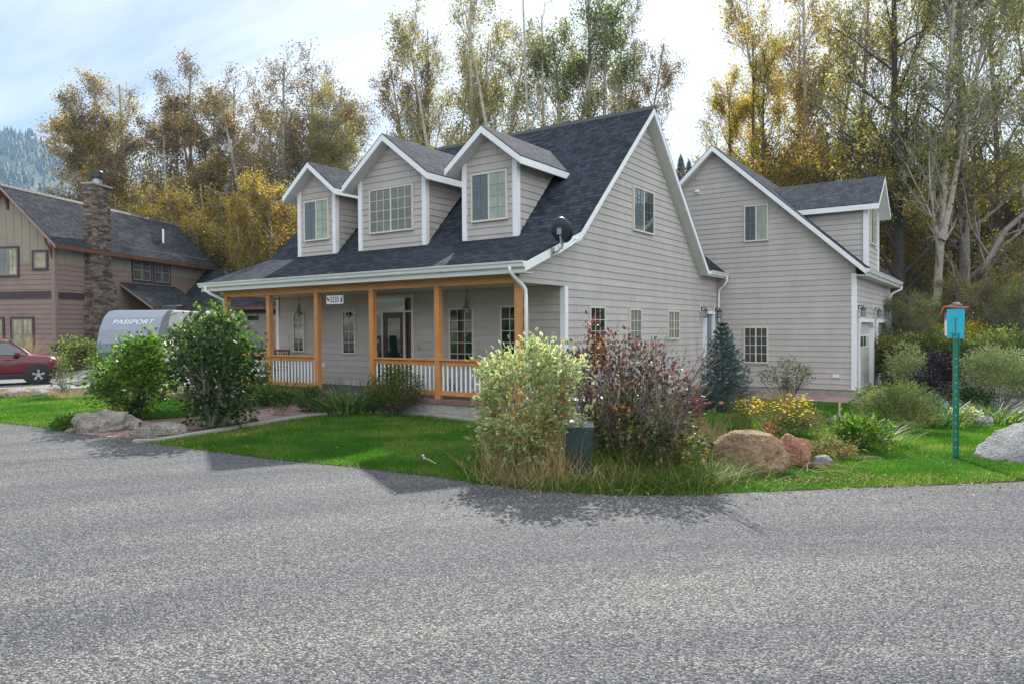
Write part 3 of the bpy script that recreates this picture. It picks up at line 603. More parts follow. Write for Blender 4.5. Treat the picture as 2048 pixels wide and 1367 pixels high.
GLr = [(GX0-ox, oy0, gz(GX0-ox)), (GP, oy0, gz(GP)), (GP, oy1, gz(GP)), (GX0-ox, oy1, gz(GX0-ox))]
mb = MB(); slab(mb, GRr, .18, .03); slab(mb, GLr, .18, .03); mb.build('fascia', 'trim', H)
mb = MB(); mb.box((GX1+.03, oy0+.03, gz(GX1+ox)-.24), (GX1+ox-.01, oy1-.03, gz(GX1+ox)-.215))
for q in (GRr, GLr): qq = [(p[0], (oy0+.03 if p[1] == oy0 else GY-.03), p[2]) for p in q]; mb.hexa([(p[0], p[1], p[2]-.222) for p in qq], [(p[0], p[1], p[2]-.212) for p in qq])
mb.build('soffit', 'soffit', H)
mb = MB(); roofplane(mb, [GRr[1], GRr[2], GRr[3], GRr[0]]); roofplane(mb, [GLr[0], GLr[3], GLr[2], GLr[1]]); mb.build('roof', 'shingle', H)
gutter(oy0-.01, oy1+.01, GX1+ox, gz(GX1+ox)-.015, H, out=1, axis='y')
# garage dormer
gd = sub('dormer', H); fx = -3.68; ya, yb, yc = 26.0, 28.5, 27.25; rx = lambda z: GP+(8.34-z)/.93
zr, ze_ = 7.10, 5.98; hy = 1.52; ss = (zr-ze_)/hy
mb = MB(); zwd = lambda y: zr-ss*abs(y-yc)-.1
siding(mb, RG(fx), [(ya, 3.95), (yb, 3.95), (yb, zwd(yb)), (yc, zwd(yc)), (ya, zwd(ya))], EX, .05)
siding(mb, FR(ya), [(rx(zwd(ya)), zwd(ya)), (fx, gz(fx)-.02), (fx, zwd(ya))], EX, .05); siding(mb, BK(yb), [(rx(zwd(ya)), zwd(ya)), (fx, gz(fx)-.02), (fx, zwd(ya))], EX, .05)
mb.build('dormer_wall', 'siding', gd)
lboard(fx, ya, -1, 1, 3.95, zwd(ya)-.02, gd, .09, .055); lboard(fx, yb, -1, -1, 3.95, zwd(ya)-.02, gd, .09, .055)
n_, f_ = yc-hy, yc+hy; xo = -3.28
Qa = [(rx(ze_)+.02, n_, ze_), (xo, n_, ze_), (xo, yc, zr), (rx(zr)+.02, yc, zr)]; Qb = [(rx(ze_)+.02, f_, ze_), (xo, f_, ze_), (xo, yc, zr), (rx(zr)+.02, yc, zr)]
mb = MB(); slab(mb, Qa, .17, .03); slab(mb, Qb, .17, .03); mb.build('fascia', 'trim', gd)
mb = MB(); roofplane(mb, Qa); roofplane(mb, Qb); mb.build('roof', 'shingle', gd)
window(gd, RG(fx+.02), 26.65, 27.85, 4.75, 6.05, ['screen_glass', 'dark_glass'], rows=4, cols=2)
F = FR(GY-.02)
window(H, F, -7.34, -6.52, 4.90, 6.15, ['screen_glass', 'blind_glass'], rows=4, cols=2)
window(H, F, -7.35, -6.53, .74, 1.98, ['dark_glass', 'dark_glass'], rows=4, cols=2)
mb = MB(); pbox(mb, F, -9.07, -8.93, 6.74, 6.90, 0, .05); mb.hexa([F(-9.06, 6.80, .05), F(-8.94, 6.80, .05), F(-8.94, 6.80, .13), F(-9.06, 6.80, .13)], [F(-9.06, 6.89, .05), F(-8.94, 6.89, .05), F(-8.94, 6.84, .13), F(-9.06, 6.84, .13)]); mb.build('wall_vent', 'trim', H)
mb = MB(); pbox(mb, F, -4.50, -4.30, .33, .44, 0, .04); mb.build('outlet_cover', 'gutter', H, bevel=.005)
mb = MB(); pbox(mb, FR(YW-.02), -16.55, -16.44, .88, 1.0, 0, .05); mb.build('outlet_cover', 'gutter', H, bevel=.005)
mb = MB(); pbox(mb, FR(YW-.02), -12.78, -12.73, 1.42, 1.58, 0, .03); mb.build('doorbell', plain('brass', (.6, .45, .15), .3, .1, metal=.8), H, bevel=.004)
# garage doors
def gdoor(y0, y1):
    d = sub('garage_door', H); F = RG(GX1+.02); z1 = 2.24; tw = .13; ch = .34; mb = MB(); n0, n1 = -.16, .03
    pbox(mb, F, y0, y0+tw, -.2, z1-ch, n0, n1); pbox(mb, F, y1-tw, y1, -.2, z1-ch, n0, n1); pbox(mb, F, y0+ch, y1-ch, z1-tw, z1, n0, n1)
    for s, q in ((y0, 1), (y1, -1)):
        P = [(s, z1-ch), (s+q*tw, z1-ch), (s+q*ch, z1-tw), (s+q*ch, z1), (s, z1)]; mb.hexa([F(a, c, n0) for a, c in P], [F(a, c, n1) for a, c in P])
    mb.build('door_frame', 'trim', d)
    mb = MB(); h = (z1-.1+.22)/5
    for k in range(5): pbox(mb, F, y0+.1, y1-.1, -.22+k*h+.008, -.22+(k+1)*h-.008, -.15, -.12); pbox(mb, F, y0+.25, y1-.25, -.22+k*h+.1, -.22+(k+1)*h-.1, -.12, -.112)
    pbox(mb, F, y0+.1, y1-.1, -.22, z1-.1, -.16, -.13); mb.build('door_leaf', 'gdoor', d)
    n = 4; w = (y1-y0-.5)/n
    for k in range(n):
        a = y0+.25+k*w+.06; b_ = a+w-.12; mb = MB(); pbox(mb, F, a-.04, b_+.04, 1.25, 1.68, -.12, -.105); fr = mb.build('door_window', 'trim', d); mb = MB(); pbox(mb, F, a, b_, 1.29, 1.64, -.104, -.100); mb.build('pane', 'dark_glass', fr)
gdoor(25.45, 28.68); gdoor(29.45, 32.25)
mb = MB(); pbox(mb, RG(GX1+.02), 28.70, 28.84, 1.18, 1.42, .0, .07); mb.build('keypad', 'black_metal', H, bevel=.006)
# downspouts
mb = MB(); mb.tube([(-8.30, YE-.06, 3.24), (-8.30, YE-.06, 3.14), (-8.27, YE+.06, 3.02), (-8.22, YP-.02, 2.86), (-8.20, YP+.05, 2.78), (-8.19, YP+.06, 2.6), (-8.19, YP+.06, .1)], .042, 8); mb.build('downspout', 'gutter', H, smooth=True)
mb = MB(); mb.tube([(-19.05, YE-.06, 3.24), (-19.05, YE-.06, 3.12), (-18.95, YE+.05, 3.02), (-18.74, YP+.0, 2.86), (-18.78, YP+.05, 2.7), (-18.78, YP+.05, .1)], .042, 8); mb.build('downspout', 'gutter', H, smooth=True)
mb = MB(); mb.tube([(XO+.07, 24.70, 3.74), (XO+.07, 24.70, 3.58), (XO-.05, 24.76, 3.42), (XG+.10, 24.80, 3.28), (XG+.08, 24.80, 3.1), (XG+.08, 24.80, .0)], .042, 8); mb.build('downspout', 'gutter', H, smooth=True)
mb = MB(); mb.tube([(GX1+ox+.07, GY1+.2, 3.62), (GX1+ox+.07, GY1+.2, 3.5), (GX1+.2, GY1+.1, 3.38), (GX1+.08, GY1+.0, 3.28), (GX1+.06, GY1-.02, 3.1), (GX1+.06, GY1-.02, 0)], .042, 8); mb.build('downspout', 'gutter', H, smooth=True)
# wall lanterns
def wlamp(F, s, z):
    mb = MB(); pbox(mb, F, s-.07, s+.07, z-.02, z+.20, 0, .02); L = mb.build('wall_lamp', 'trim', H)
    P = lambda n, zz: np.array(F(s, zz, n)); mb = MB(); pbox(mb, F, s-.04, s+.04, z+.0, z+.16, .021, .04)
    mb.bar(P(.04, z+.13), P(.17, z+.13), .02); mb.bar(P(.17, z+.14), P(.17, z+.07), .025)
    c = P(.17, 0); mb.lathe((c[0], c[1], 0), [(.012, z+.10), (.03, z+.08), (.10, z+.02), (.10, z+.005), (.001, z+.005)], 4)
    for a, b_ in ((1, 1), (1, -1), (-1, 1), (-1, -1)): mb.bar((c[0]+a*.055, c[1]+b_*.055, z+.005), (c[0]+a*.055, c[1]+b_*.055, z-.2), .012)
    mb.box((c[0]-.065, c[1]-.065, z-.215), (c[0]+.065, c[1]+.065, z-.2)); mb.build('lamp_bracket', 'black_metal', L)
    mb = MB(); mb.lathe((c[0], c[1], z-.199), [(.001, 0), (.045, 0), (.045, .2), (.001, .2)], 10); mb.build('lamp_glass', 'clear', L, smooth=False)
wlamp(RG(XG+.02), 23.15, 2.50); wlamp(RG(XG+.02), 24.55, 2.50)
for y in (25.18, 28.83, 32.85): wlamp(RG(GX1+.02), y, 2.50)
# ------------------------------------------------------------------ things on and around the porch
def pendant(x, y, lab):
    t_ = thing('pendant_lamp', lab, 'lamp', (x, y, 2.96), 0, 'pewter barn lamps hanging under the porch')
    mb = MB(); mb.lathe((0, 0, -.56), [(.11, 0), (.125, .012), (.105, .05), (.06, .08), (.05, .09), (.052, .16), (.035, .18), (.03, .24), (.018, .26), (.018, .31), (.001, .32)], 20); mb.build('lamp_shade', 'pewter', t_, smooth=True, local=True)
    mb = MB(); mb.lathe((0, 0, -.62), [(.001, 0), (.04, .01), (.055, .05), (.05, .07)], 14); mb.build('lamp_glass', 'clear', t_, smooth=True, local=True)
    mb = MB(); mb.tube([(0, 0, -.25), (.01, 0, -.1), (0, 0, 0)], .006, 6); mb.tube([(.05, 0, -.42), (.09, 0, -.3), (.05, 0, -.15), (.01, 0, -.05)], .006, 6); mb.build('cord', 'black_metal', t_, local=True)
pendant(-16.42, 13.2, 'aged pewter barn lamp hanging above the narrow window at the porch\'s far end')
pendant(-10.38, 13.2, 'aged pewter barn lamp hanging above the wide window right of the front door')
sg = thing('address_sign', 'white hanging board with black numbers 5235 under the porch beam', 'sign', (-14.05, YP+.07, 2.92))
mb = MB(); mb.box((-.31, -.012, -.30), (.31, .012, -.085)); mb.build('board', 'trim', sg, local=True)
mb = MB(); [mb.tube([(x, 0, -.085), (x, 0, 0)], .004, 5) for x in (-.24, .24)]; mb.build('chain', 'black_metal', sg, local=True)
def text(name, s, size, mat, parent, loc, rot, ex=.002, shear=0, sx=1):
    c = bpy.data.curves.new(name, 'FONT'); c.body = s; c.size = size; c.extrude = ex; c.align_x = 'CENTER'; c.align_y = 'CENTER'; c.shear = shear; c.materials.append(M[mat])
    tmp = bpy.data.objects.new(name, c); COL.objects.link(tmp); dg = bpy.context.evaluated_depsgraph_get(); me = bpy.data.meshes.new_from_object(tmp.evaluated_get(dg)); bpy.data.objects.remove(tmp)
    o = link(name, me, parent, loc); o.rotation_euler = rot; o.scale = (sx, 1, 1); return o
text('numbers', '5235', .20, 'black_metal', sg, (0, -.015, -.195), (R(90), 0, 0), sx=.82)
mb = MB()
for p in [[(-.285, -.17), (-.24, -.16), (-.20, -.17), (-.19, -.21), (-.205, -.25), (-.215, -.21), (-.245, -.21), (-.25, -.25), (-.26, -.20)], [(-.30, -.14), (-.275, -.125), (-.255, -.15), (-.27, -.18), (-.295, -.17)]]: mb.prism([(x, -.0125, z) for x, z in p], (0, -.003, 0))
for k in range(3): z = -.25+k*.04; w_ = .045-k*.012; mb.prism([(.25-w_, -.0125, z+.0), (.25+w_, -.0125, z), (.25, -.0125, z+.06)], (0, -.003-.001*k, 0))
mb.box((.243, -.016, -.27), (.257, -.0125, -.25)); mb.build('emblem', 'black_metal', sg, local=True)
# rain chain left of the first window
mb = MB(); mb.tube([(-17.0, 13.0, 2.95)]+[(-17.0+.004*(-1)**k, 13.0, 2.95-k*.03) for k in range(1, 22)], .009, 5); tag(mb.build('wind_chain', 'black_metal'), 'thin dark chain hanging under the far end of the porch ceiling', 'chain')
mb = MB(); mb.tube([(-13.35, 13.0, 2.95)]+[(-13.35+.003*(-1)**k, 13.0, 2.95-k*.04) for k in range(1, 18)], .006, 5); tag(mb.build('wind_chain', 'black_metal'), 'thin dark chain hanging in front of the front door', 'chain')
# welcome board
wb = thing('porch_board', 'narrow dark board with a tan letter H leaning beside the front door', 'sign', (-13.98, 13.72, .38)); wb.rotation_euler = (R(-6), 0, 0)
mb = MB(); mb.box((-.13, -.012, 0), (.13, .012, 1.42)); mb.build('board', plain('dark_plum_board', (.035, .022, .03), .6, .1), wb, local=True, bevel=.004)
M['tan'] = plain('tan_paint', (.45, .27, .14), .6, .05)
text('letter', 'H', .20, 'tan', wb, (0, -.015, .93), (R(90), 0, 0))
mb = MB(); [mb.bar((x0, -.014, z0), (x1, -.014, z1), .012, .006) for x0, z0, x1, z1 in ((-.09, 1.24, -.04, 1.32), (-.04, 1.32, 0, 1.27), (0, 1.27, .05, 1.31), (.05, 1.31, .09, 1.24), (-.04, 1.32, -.02, 1.22), (.03, 1.29, .02, 1.21))]; mb.build('drawing', 'trim', wb, local=True)
# slatted porch chair
M['teak'] = plain('dark_brown_wood', (.11, .05, .03), .6, .2, 6)
ch = thing('porch_chair', 'dark brown slatted wooden chair at the far end of the porch', 'chair', (-17.9, 13.55, .38), R(18))
mb = MB(); [mb.box((-.26, -.25+k*.1, .40), (.26, -.25+k*.1+.085, .42)) for k in range(5)]; mb.build('seat', 'teak', ch, local=True)
mb = MB(); mb.bar((-.28, .27, .98), (.28, .27, .98), .04, .06); mb.bar((-.28, .25, .48), (.28, .25, .48), .03, .05); [mb.bar((-.24+k*.08, .26, .48), (-.24+k*.08, .27, .98), .03, .015) for k in range(7)]; mb.build('backrest', 'teak', ch, local=True)
for a, b_ in ((-.26, -.24), (.26, -.24), (-.26, .26), (.26, .26)):
    mb = MB(); mb.bar((a, b_, 0), (a, b_, .66 if b_ < 0 else 1.0), .045); mb.build('leg', 'teak', ch, local=True)
for a in (-.27, .27):
    mb = MB(); mb.bar((a, -.28, .66), (a, .25, .66), .06, .025); mb.build('armrest', 'teak', ch, local=True)
# satellite dish
sd = thing('satellite_dish', 'dark grey oval satellite dish bracketed to the rake of the front gable', 'satellite dish', (XO+.02, 13.1, 3.60))
mb = MB(); mb.box((0, -.06, -.09), (.012, .06, .09)); mb.build('bracket', 'galv', sd, local=True)
mb = MB(); mb.tube([(.01, 0, -.02), (.10, .02, .0), (.17, .06, .08), (.19, .10, .15), (.20, .10, .22)], .022, 8); mb.build('arm', 'galv', sd, local=True, smooth=True)
fc = np.array([.64, -.70, .30]); fc /= np.linalg.norm(fc); fc = -fc; fc = np.array([.1, .95, .35]); fc /= np.linalg.norm(fc)
cc = np.array([.20, .02, .44])
mb = MB(); mb.lathe(cc, [(.001, -.03), (.12, -.022), (.22, .004), (.275, .035), (.285, .04), (.28, .028), (.22, -.006), (.12, -.034), (.001, -.042)], 28, axis=fc); mb.build('reflector', 'dark_metal', sd, smooth=True, local=True)
mb = MB(); c2 = cc-fc*.06; mb.box(c2-np.array([.05, .03, .07]), c2+np.array([.05, .03, .07])); mb.bar(c2, (.20, .10, .22), .05); mb.bar(c2+np.array([0, .02, -.1]), c2+np.array([.03, .02, -.28]), .03); mb.build('mount', 'galv', sd, local=True, bevel=.006)
mb = MB(); mb.tube([(.2, .03, .28), (.26, .0, .15), (.24, .02, .06), (.14, .05, .06), (.06, .1, .2)], .006, 6); mb.build('cable', 'black_metal', sd, local=True)
mb = MB(); mb.tube([(XO+.04, 13.25, 3.56), (XO+.06, 13.8, 3.80), (XO+.06, 14.1, 3.95), (XO+.03, 14.2, 3.98)], .02, 8); mb.lathe((XO+.06, 14.05, 3.95), [(.001, 0), (.035, .02), (.035, .14), (.001, .16)], 10, axis=(0, 1, .4)); tag(mb.build('cable_conduit', 'gutter', smooth=True), 'white conduit strapped along the rake just above the satellite dish bracket', 'conduit')
# ------------------------------------------------------------------ neighbour's house (local frame: x right along its gable, y back)
M['lap_mauve'] = plain('mauve_lap_siding', (.235, .165, .14), .7, .08, 1.5, bmp=.15)
M['batten_tan'] = plain('tan_board_and_batten', (.27, .235, .18), .75, .06, 1.5, bmp=.15)
M['plum'] = plain('dark_plum_trim', (.055, .03, .035), .55, .1, 3)
M['grey_trim'] = plain('grey_window_trim', (.20, .19, .17), .6, .06)
M['mauve_board'] = plain('mauve_corner_board', (.24, .17, .15), .65, .06)
M['rust_wood'] = plain('rust_stained_fascia', (.15, .055, .03), .6, .25, 5, bmp=.2)
M['soffit_brown'] = plain('brown_fascia_board', (.26, .19, .155), .65, .1)
M['stone'] = island('stacked_ledgestone', [(0, (.05, .042, .04)), (.3, (.11, .085, .07)), (.55, (.19, .13, .095)), (.8, (.27, .20, .15)), (1, (.14, .13, .13))], .9, .6, 25, dirt=2)
M['blind_warm'] = glassmat('window_glass_over_warm_blind', (.30, .25, .13), .1, .35, 3)
M['mid_dark'] = glassmat('dim_window_glass', (.09, .10, .09), .08, .3, 2)
O = gp(112, 713, .78); NR = R(25.497)
NH = thing('neighbour_house', 'mauve and tan two-storey house with a stacked stone chimney', 'house', (O[0], O[1], .0), NR)
def nb(mb, name, mat, parent=NH, **k): return mb.build(name, mat, parent, local=True, **k)
gxr, gxl = -2.45, -4.9; bz = .70; yl = 12.6
RP = lambda x: 8.98-abs(x-gxr)*.98                        # roof plane
def battens(mb, F, poly, sp=.40):
    P = poly; mb.poly([F(s, z, .0) for s, z in P])
    s0 = min(p[0] for p in P); s1 = max(p[0] for p in P); s = s0+sp/2
    while s < s1:
        zs = []
        for i in range(len(P)):
            a, b_ = P[i], P[(i+1) % len(P)]
            if (a[0]-s)*(b_[0]-s) < 0: zs.append(a[1]+(b_[1]-a[1])*(s-a[0])/(b_[0]-a[0]))
        if len(zs) >= 2: pbox(mb, F, s-.025, s+.025, min(zs), max(zs), 0, .02)
        s += sp
F0 = FR(0); SR = RG(0)
mb = MB(); siding(mb, F0, [(gxl, bz), (0, bz), (0, 5.30), (gxl, 5.30)], .235, bz, .025); nb(mb, 'wall', 'lap_mauve')
mb = MB(); siding(mb, SR, [(0, bz), (yl, bz), (yl, 5.25), (0, 5.25)], .235, bz, .025); nb(mb, 'wall', 'lap_mauve')
mb = MB(); battens(mb, F0, [(gxl, 5.30), (0, 5.30), (0, RP(0)-.1), (gxr, RP(gxr)-.12), (gxl, RP(gxl)-.1)], .42); nb(mb, 'gable_wall', 'batten_tan')
mb = MB(); battens(mb, SR, [(0, 5.25), (yl, 5.25), (yl, 6.6), (0, 6.6)], .42); nb(mb, 'upper_wall', 'batten_tan')
mb = MB(); mb.poly([(0, yl, bz), (gxl, yl, bz), (gxl, yl, RP(gxl)), (gxr, yl, RP(gxr)-.1), (0, yl, RP(0))]); mb.poly([(gxl, 0, bz), (gxl, yl, bz), (gxl, yl, RP(gxl)-.05), (gxl, 0, RP(gxl)-.05)]); nb(mb, 'wall', 'lap_mauve')
mb = MB(); pbox(mb, F0, gxl, -.14, 3.55, 3.90, 0, .045); nb(mb, 'belly_band', 'plum'); mb = MB(); pbox(mb, SR, .14, 1.84, 3.55, 3.86, 0, .045); nb(mb, 'belly_band', 'plum')
mb = MB(); P = [(.05, -.05), (-.14, -.05), (-.14, 0), (0, 0), (0, .14), (.05, .14)]; mb.hexa([(a, b_, .6) for a, b_ in P], [(a, b_, 6.4) for a, b_ in P]); nb(mb, 'corner_board', 'mauve_board')
mb = MB(); pbox(mb, SR, yl-.14, yl, 5.2, 6.4, 0, .05); nb(mb, 'corner_board', 'mauve_board')
ov = .5; ny0, ny1 = -.5, 12.95
NRr = [(gxr, ny0, RP(gxr)), (ov, ny0, RP(ov)), (ov, ny1, RP(ov)), (gxr, ny1, RP(gxr))]; NL = [(gxl-ov, ny0, RP(gxl-ov)), (gxr, ny0, RP(gxr)), (gxr, ny1, RP(gxr)), (gxl-ov, ny1, RP(gxl-ov))]
mb = MB(); slab(mb, NRr, .16, .05); slab(mb, NL, .16, .05); nb(mb, 'fascia', 'soffit_brown')
mb = MB(); mb.box((ov, ny0, RP(ov)-.22), (ov+.02, ny1, RP(ov)-.03)); nb(mb, 'eave_board', 'rust_wood')
mb = MB(); roofplane(mb, [NRr[1], NRr[2], NRr[3], NRr[0]], .05); roofplane(mb, [NL[0], NL[3], NL[2], NL[1]], .05); nb(mb, 'roof', 'shingle2')
mb = MB(); y = ny0
while y < ny1: mb.hexa([(gxr-.14, y, RP(gxr)-.11), (gxr-.14, y+.27, RP(gxr)-.11), (gxr, y+.27, RP(gxr)+.02), (gxr, y, RP(gxr)+.03)], [(gxr+.14, y, RP(gxr)-.11), (gxr+.14, y+.27, RP(gxr)-.11), (gxr, y+.27, RP(gxr)+.045), (gxr, y, RP(gxr)+.06)]); y += .27
nb(mb, 'ridge_cap', plain('dark_ridge_cap', (.04, .04, .042), .8, .2, 5))
# timber brackets under the rakes
for x, z in ((-.10, 6.35), (gxr, 8.72)):
    mb = MB(); mb.bar((x, 0, z-.9), (x, -.02, z+.0), .11); mb.bar((x, -.45, z-.02), (x, 0, z-.02), .10); mb.tube([(x, -.04, z-.85), (x, -.15, z-.45), (x, -.42, z-.08)], .045, 6); nb(mb, 'eave_bracket', 'rust_wood')
def nwin(F, s0, s1, z0, z1, panes, trim=.10, name='window', rows=2, cols=2, tm='plum'):
    mb = MB(); pbox(mb, F, s0, s1, z1-trim, z1, 0, .06); pbox(mb, F, s0, s1, z0, z0+trim, 0, .065); pbox(mb, F, s0, s0+trim, z0+trim, z1-trim, 0, .06); pbox(mb, F, s1-trim, s1, z0+trim, z1-trim, 0, .06)
    o = nb(mb, name, tm); Fi = F; a0, a1, b0, b1 = s0+trim, s1-trim, z0+trim, z1-trim; k = len(panes); w = (a1-a0)/k
    for i in range(k):
        c0, c1 = a0+i*w, a0+(i+1)*w; mb = MB()
        pbox(mb, F, c0, c0+.06, b0, b1, 0, .05); pbox(mb, F, c1-.06, c1, b0, b1, 0, .05); pbox(mb, F, c0+.06, c1-.06, b0, b0+.06, 0, .05); pbox(mb, F, c0+.06, c1-.06, b1-.06, b1, 0, .05)
        if name == 'hung_window': pbox(mb, F, c0+.06, c1-.06, (b0+b1)/2-.03, (b0+b1)/2+.03, 0, .048)
        mb.build('frame', 'grey_trim', o, local=True)
        mb = MB(); pbox(mb, F, c0+.06, c1-.06, b0+.06, b1-.06, .026, .032); mb.build('pane', panes[i], o, local=True)
        mb = MB(); zt = (b0+b1)/2 if name == 'hung_window' else b0+.06
        for c in range(1, cols): x = c0+.06+(w-.12)*c/cols; pbox(mb, F, x-.012, x+.012, zt, b1-.06, .033, .04)
        for r_ in range(1, rows): z = zt+(b1-.06-zt)*r_/rows; pbox(mb, F, c0+.06, c1-.06, z-.012, z+.012, .0325, .0395)
        mb.build('grille', 'grey_trim', o, local=True)
nwin(F0, -3.10, -1.87, 4.58, 6.07, ['mid_dark', 'blind_warm'], rows=3, cols=2)
nwin(F0, -1.17, -.30, 4.89, 5.86, ['blind_warm'], rows=1, cols=1)
nwin(F0, -2.41, -1.11, 1.02, 2.69, ['blind_warm', 'blind_warm'], name='hung_window')
nwin(F0, -4.10, -2.74, 1.02, 2.69, ['blind_warm', 'blind_warm'], name='hung_window')
nwin(SR, 5.35, 7.0, 4.70, 6.03, ['mid_dark', 'mid_dark'], name='hung_window'); nwin(SR, 7.12, 8.72, 4.70, 6.03, ['mid_dark', 'mid_dark'], name='hung_window')
# chimney of stacked stones
chm = sub('chimney', NH); rg = random.Random(4); mb = MB()
def chw(z):                                              # x1, y0, y1
    k = float(sm((5.4-z)/2.2)); return .44+.12*k, 1.95-.10*k, 3.22+.40*k
z = .6
while z < 9.35:
    h = rg.uniform(.06, .13); x1, y0, y1 = chw(z); x0 = -.02 if z > 5.5 else 0
    s = x0
    while s < x1:
        w = rg.uniform(.12, .4); e = min(s+w, x1); mb.box((s+.004, y0-rg.uniform(.01, .06), z+.004), (e-.004, y0+.2, z+h-.004)); s = e
    s = y0
    while s < y1:
        w = rg.uniform(.12, .45); e = min(s+w, y1); mb.box((x1-.2, s+.004, z+.004), (x1+rg.uniform(0, .06), e-.004, z+h-.004)); s = e
    if z > 6:
        mb.box((x0, y1-.2, z+.004), (x1-.02, y1+.02, z+h-.004)); mb.box((x0-.02, y0+.02, z+.004), (x0+.2, y1-.02, z+h-.004))
    z += h
nb(mb, 'stonework', 'stone', chm)
mb = MB(); x1, y0, y1 = chw(9); mb.box((.0, y0+.05, .6), (x1-.05, y1-.05, 9.3)); nb(mb, 'core', plain('dark_mortar', (.04, .035, .03), .95, .2), chm)  # dark mortar core filling the joints behind the stones
mb = MB(); mb.box((-.10, y0-.08, 9.36), (x1+.10, y1+.10, 9.45)); nb(mb, 'cap', 'concrete', chm)
mb = MB(); mb.lathe((.22, 2.6, 9.45), [(.22, 0), (.22, .22), (.18, .24), (.18, .30), (.001, .30)], 20); nb(mb, 'flue', 'galv', chm)
mb = MB(); mb.lathe((.22, 2.6, 9.75), [(.001, 0), (.26, .0), (.28, .05), (.28, .34), (.25, .38), (.001, .40)], 20); nb(mb, 'flue_cap', 'black_metal', chm)
mb = MB(); mb.lathe((-.75, 9.2, RP(-.75)-.1), [(.06, 0), (.06, .9), (.001, .9)], 10); nb(mb, 'vent_pipe', 'trim')
# side porch roof and garage wing
P1 = [(0, 4.4, 4.62), (1.95, 4.4, 3.28), (1.95, 9.2, 3.28), (0, 9.2, 4.62)]
mb = MB(); slab(mb, P1, .14, .04); nb(mb, 'fascia', 'soffit_brown'); mb = MB(); roofplane(mb, [P1[1], P1[2], P1[3], P1[0]], .04); nb(mb, 'roof', 'shingle2')
mb = MB(); mb.box((1.95, 4.4, 3.10), (1.97, 9.2, 3.26)); nb(mb, 'eave_board', 'rust_wood')
for y in (4.7, 7.5): mb = MB(); mb.box((1.7, y, .5), (1.86, y+.16, 3.1)); nb(mb, 'post', 'rust_wood')
P2 = [(0, 9.0, 3.38), (13, 9.0, 3.38), (13, 12.6, 5.95), (-.6, 12.6, 5.95)]; P3 = [(13, 16.2, 3.38), (-2, 16.2, 3.38), (-.6, 12.6, 5.95), (13, 12.6, 5.95)]
mb = MB(); slab(mb, P2, .14, .04); slab(mb, P3, .14, .04); nb(mb, 'fascia', 'soffit_brown'); mb = MB(); roofplane(mb, P2, .04); roofplane(mb, P3, .04); nb(mb, 'roof', 'shingle2')
mb = MB(); mb.box((0, 8.98, 3.20), (13, 9.0, 3.36)); nb(mb, 'eave_board', 'rust_wood')
mb = MB(); siding(mb, FR(9.6), [(0, bz), (12.6, bz), (12.6, 3.2), (0, 3.2)], .235, bz, .025); mb.poly([(12.6, 9.6, bz), (12.6, 15.8, bz), (12.6, 15.8, 3.4), (12.6, 12.6, 5.7), (12.6, 9.6, 3.4)]); mb.poly([(0, 15.8, bz), (12.6, 15.8, bz), (12.6, 15.8, 3.4), (0, 15.8, 3.4)]); nb(mb, 'wall', 'lap_mauve')
F9 = FR(9.58); mb = MB(); pbox(mb, F9, 3.7, 12.3, 2.98, 3.18, 0, .05); nb(mb, 'door_header', 'plum')
gdn = sub('garage_door', NH); mb = MB()
M['taupe'] = plain('taupe_garage_door', (.24, .215, .205), .6, .04)
for k in range(5): pbox(mb, F9, 4.1, 9.0, .72+k*.445, .72+(k+1)*.445-.012, 0, .03)
nb(mb, 'door_leaf', 'taupe', gdn)
for s in (4.35, 5.6, 6.85, 8.1): mb = MB(); pbox(mb, F9, s, s+.85, 2.58, 2.84, .031, .036); nb(mb, 'door_window', 'dark_glass', gdn)
# ------------------------------------------------------------------ travel trailer
M['white_panel'] = plain('white_fibreglass', (.62, .63, .64), .3, .03, coat=.4); M['grey_panel'] = plain('blue_grey_nose_cap', (.21, .24, .29), .4, .05, coat=.3)
M['black_gloss'] = plain('black_plastic', (.012, .012, .014), .35, .1); M['rubber'] = plain('tyre_rubber', (.02, .02, .02), .8, .1); M['teal'] = plain('teal_decal', (.05, .28, .36), .4, .05)
TT = thing('travel_trailer', 'white travel trailer with a grey-blue nose cap parked behind the green shrubs', 'trailer', (-29.75, 15.35, .12), R(34.4))
tb = lambda mb, n, mt, p=TT, **k: mb.build(n, mt, p, local=True, **k)
prof = [(.15, .55), (-.28, 1.0), (-.30, 1.35), (-.12, 1.9), (.22, 2.42), (.62, 2.68), (1.1, 2.74)]     # nose outline (y, z)
side = prof+[(8.2, 2.74), (8.6, 2.62), (8.6, .75), (7.9, .55)]
mb = MB(); mb.prism([(-1.22, y, z) for y, z in side], (2.44, 0, 0)); tb(mb, 'body', 'white_panel', bevel=.06)
mb = MB(); q = [(y-.012, z+.004) for y, z in prof]
for i in range(len(q)-1): mb.poly([(-1.235, q[i][0], q[i][1]), (1.235, q[i][0], q[i][1]), (1.235, q[i+1][0], q[i+1][1]), (-1.235, q[i+1][0], q[i+1][1])])
for s in (-1, 1):
    w_ = [(.12, .05), (.10, .35), (.14, .55), (.25, .62), (.35, .5), (.45, .3), (.3, 0)]
    for i in range(len(q)-1): a, b_ = q[i], q[i+1]; da, db = w_[i][1], w_[i+1][1]; mb.poly([(s*1.236, a[0], a[1]), (s*1.236, a[0]+da+.1, a[1]-.0), (s*1.236, b_[0]+db+.1, b_[1]), (s*1.236, b_[0], b_[1])])
tb(mb, 'nose_cap', 'grey_panel', smooth=False)
a_ = math.atan2(.34, .52)
o_ = text('lettering', 'PASSPORT', .29, 'trim', TT, (.05, .055+.005, 2.22), (R(90)-a_, 0, 0), sx=1.25, shear=.25)
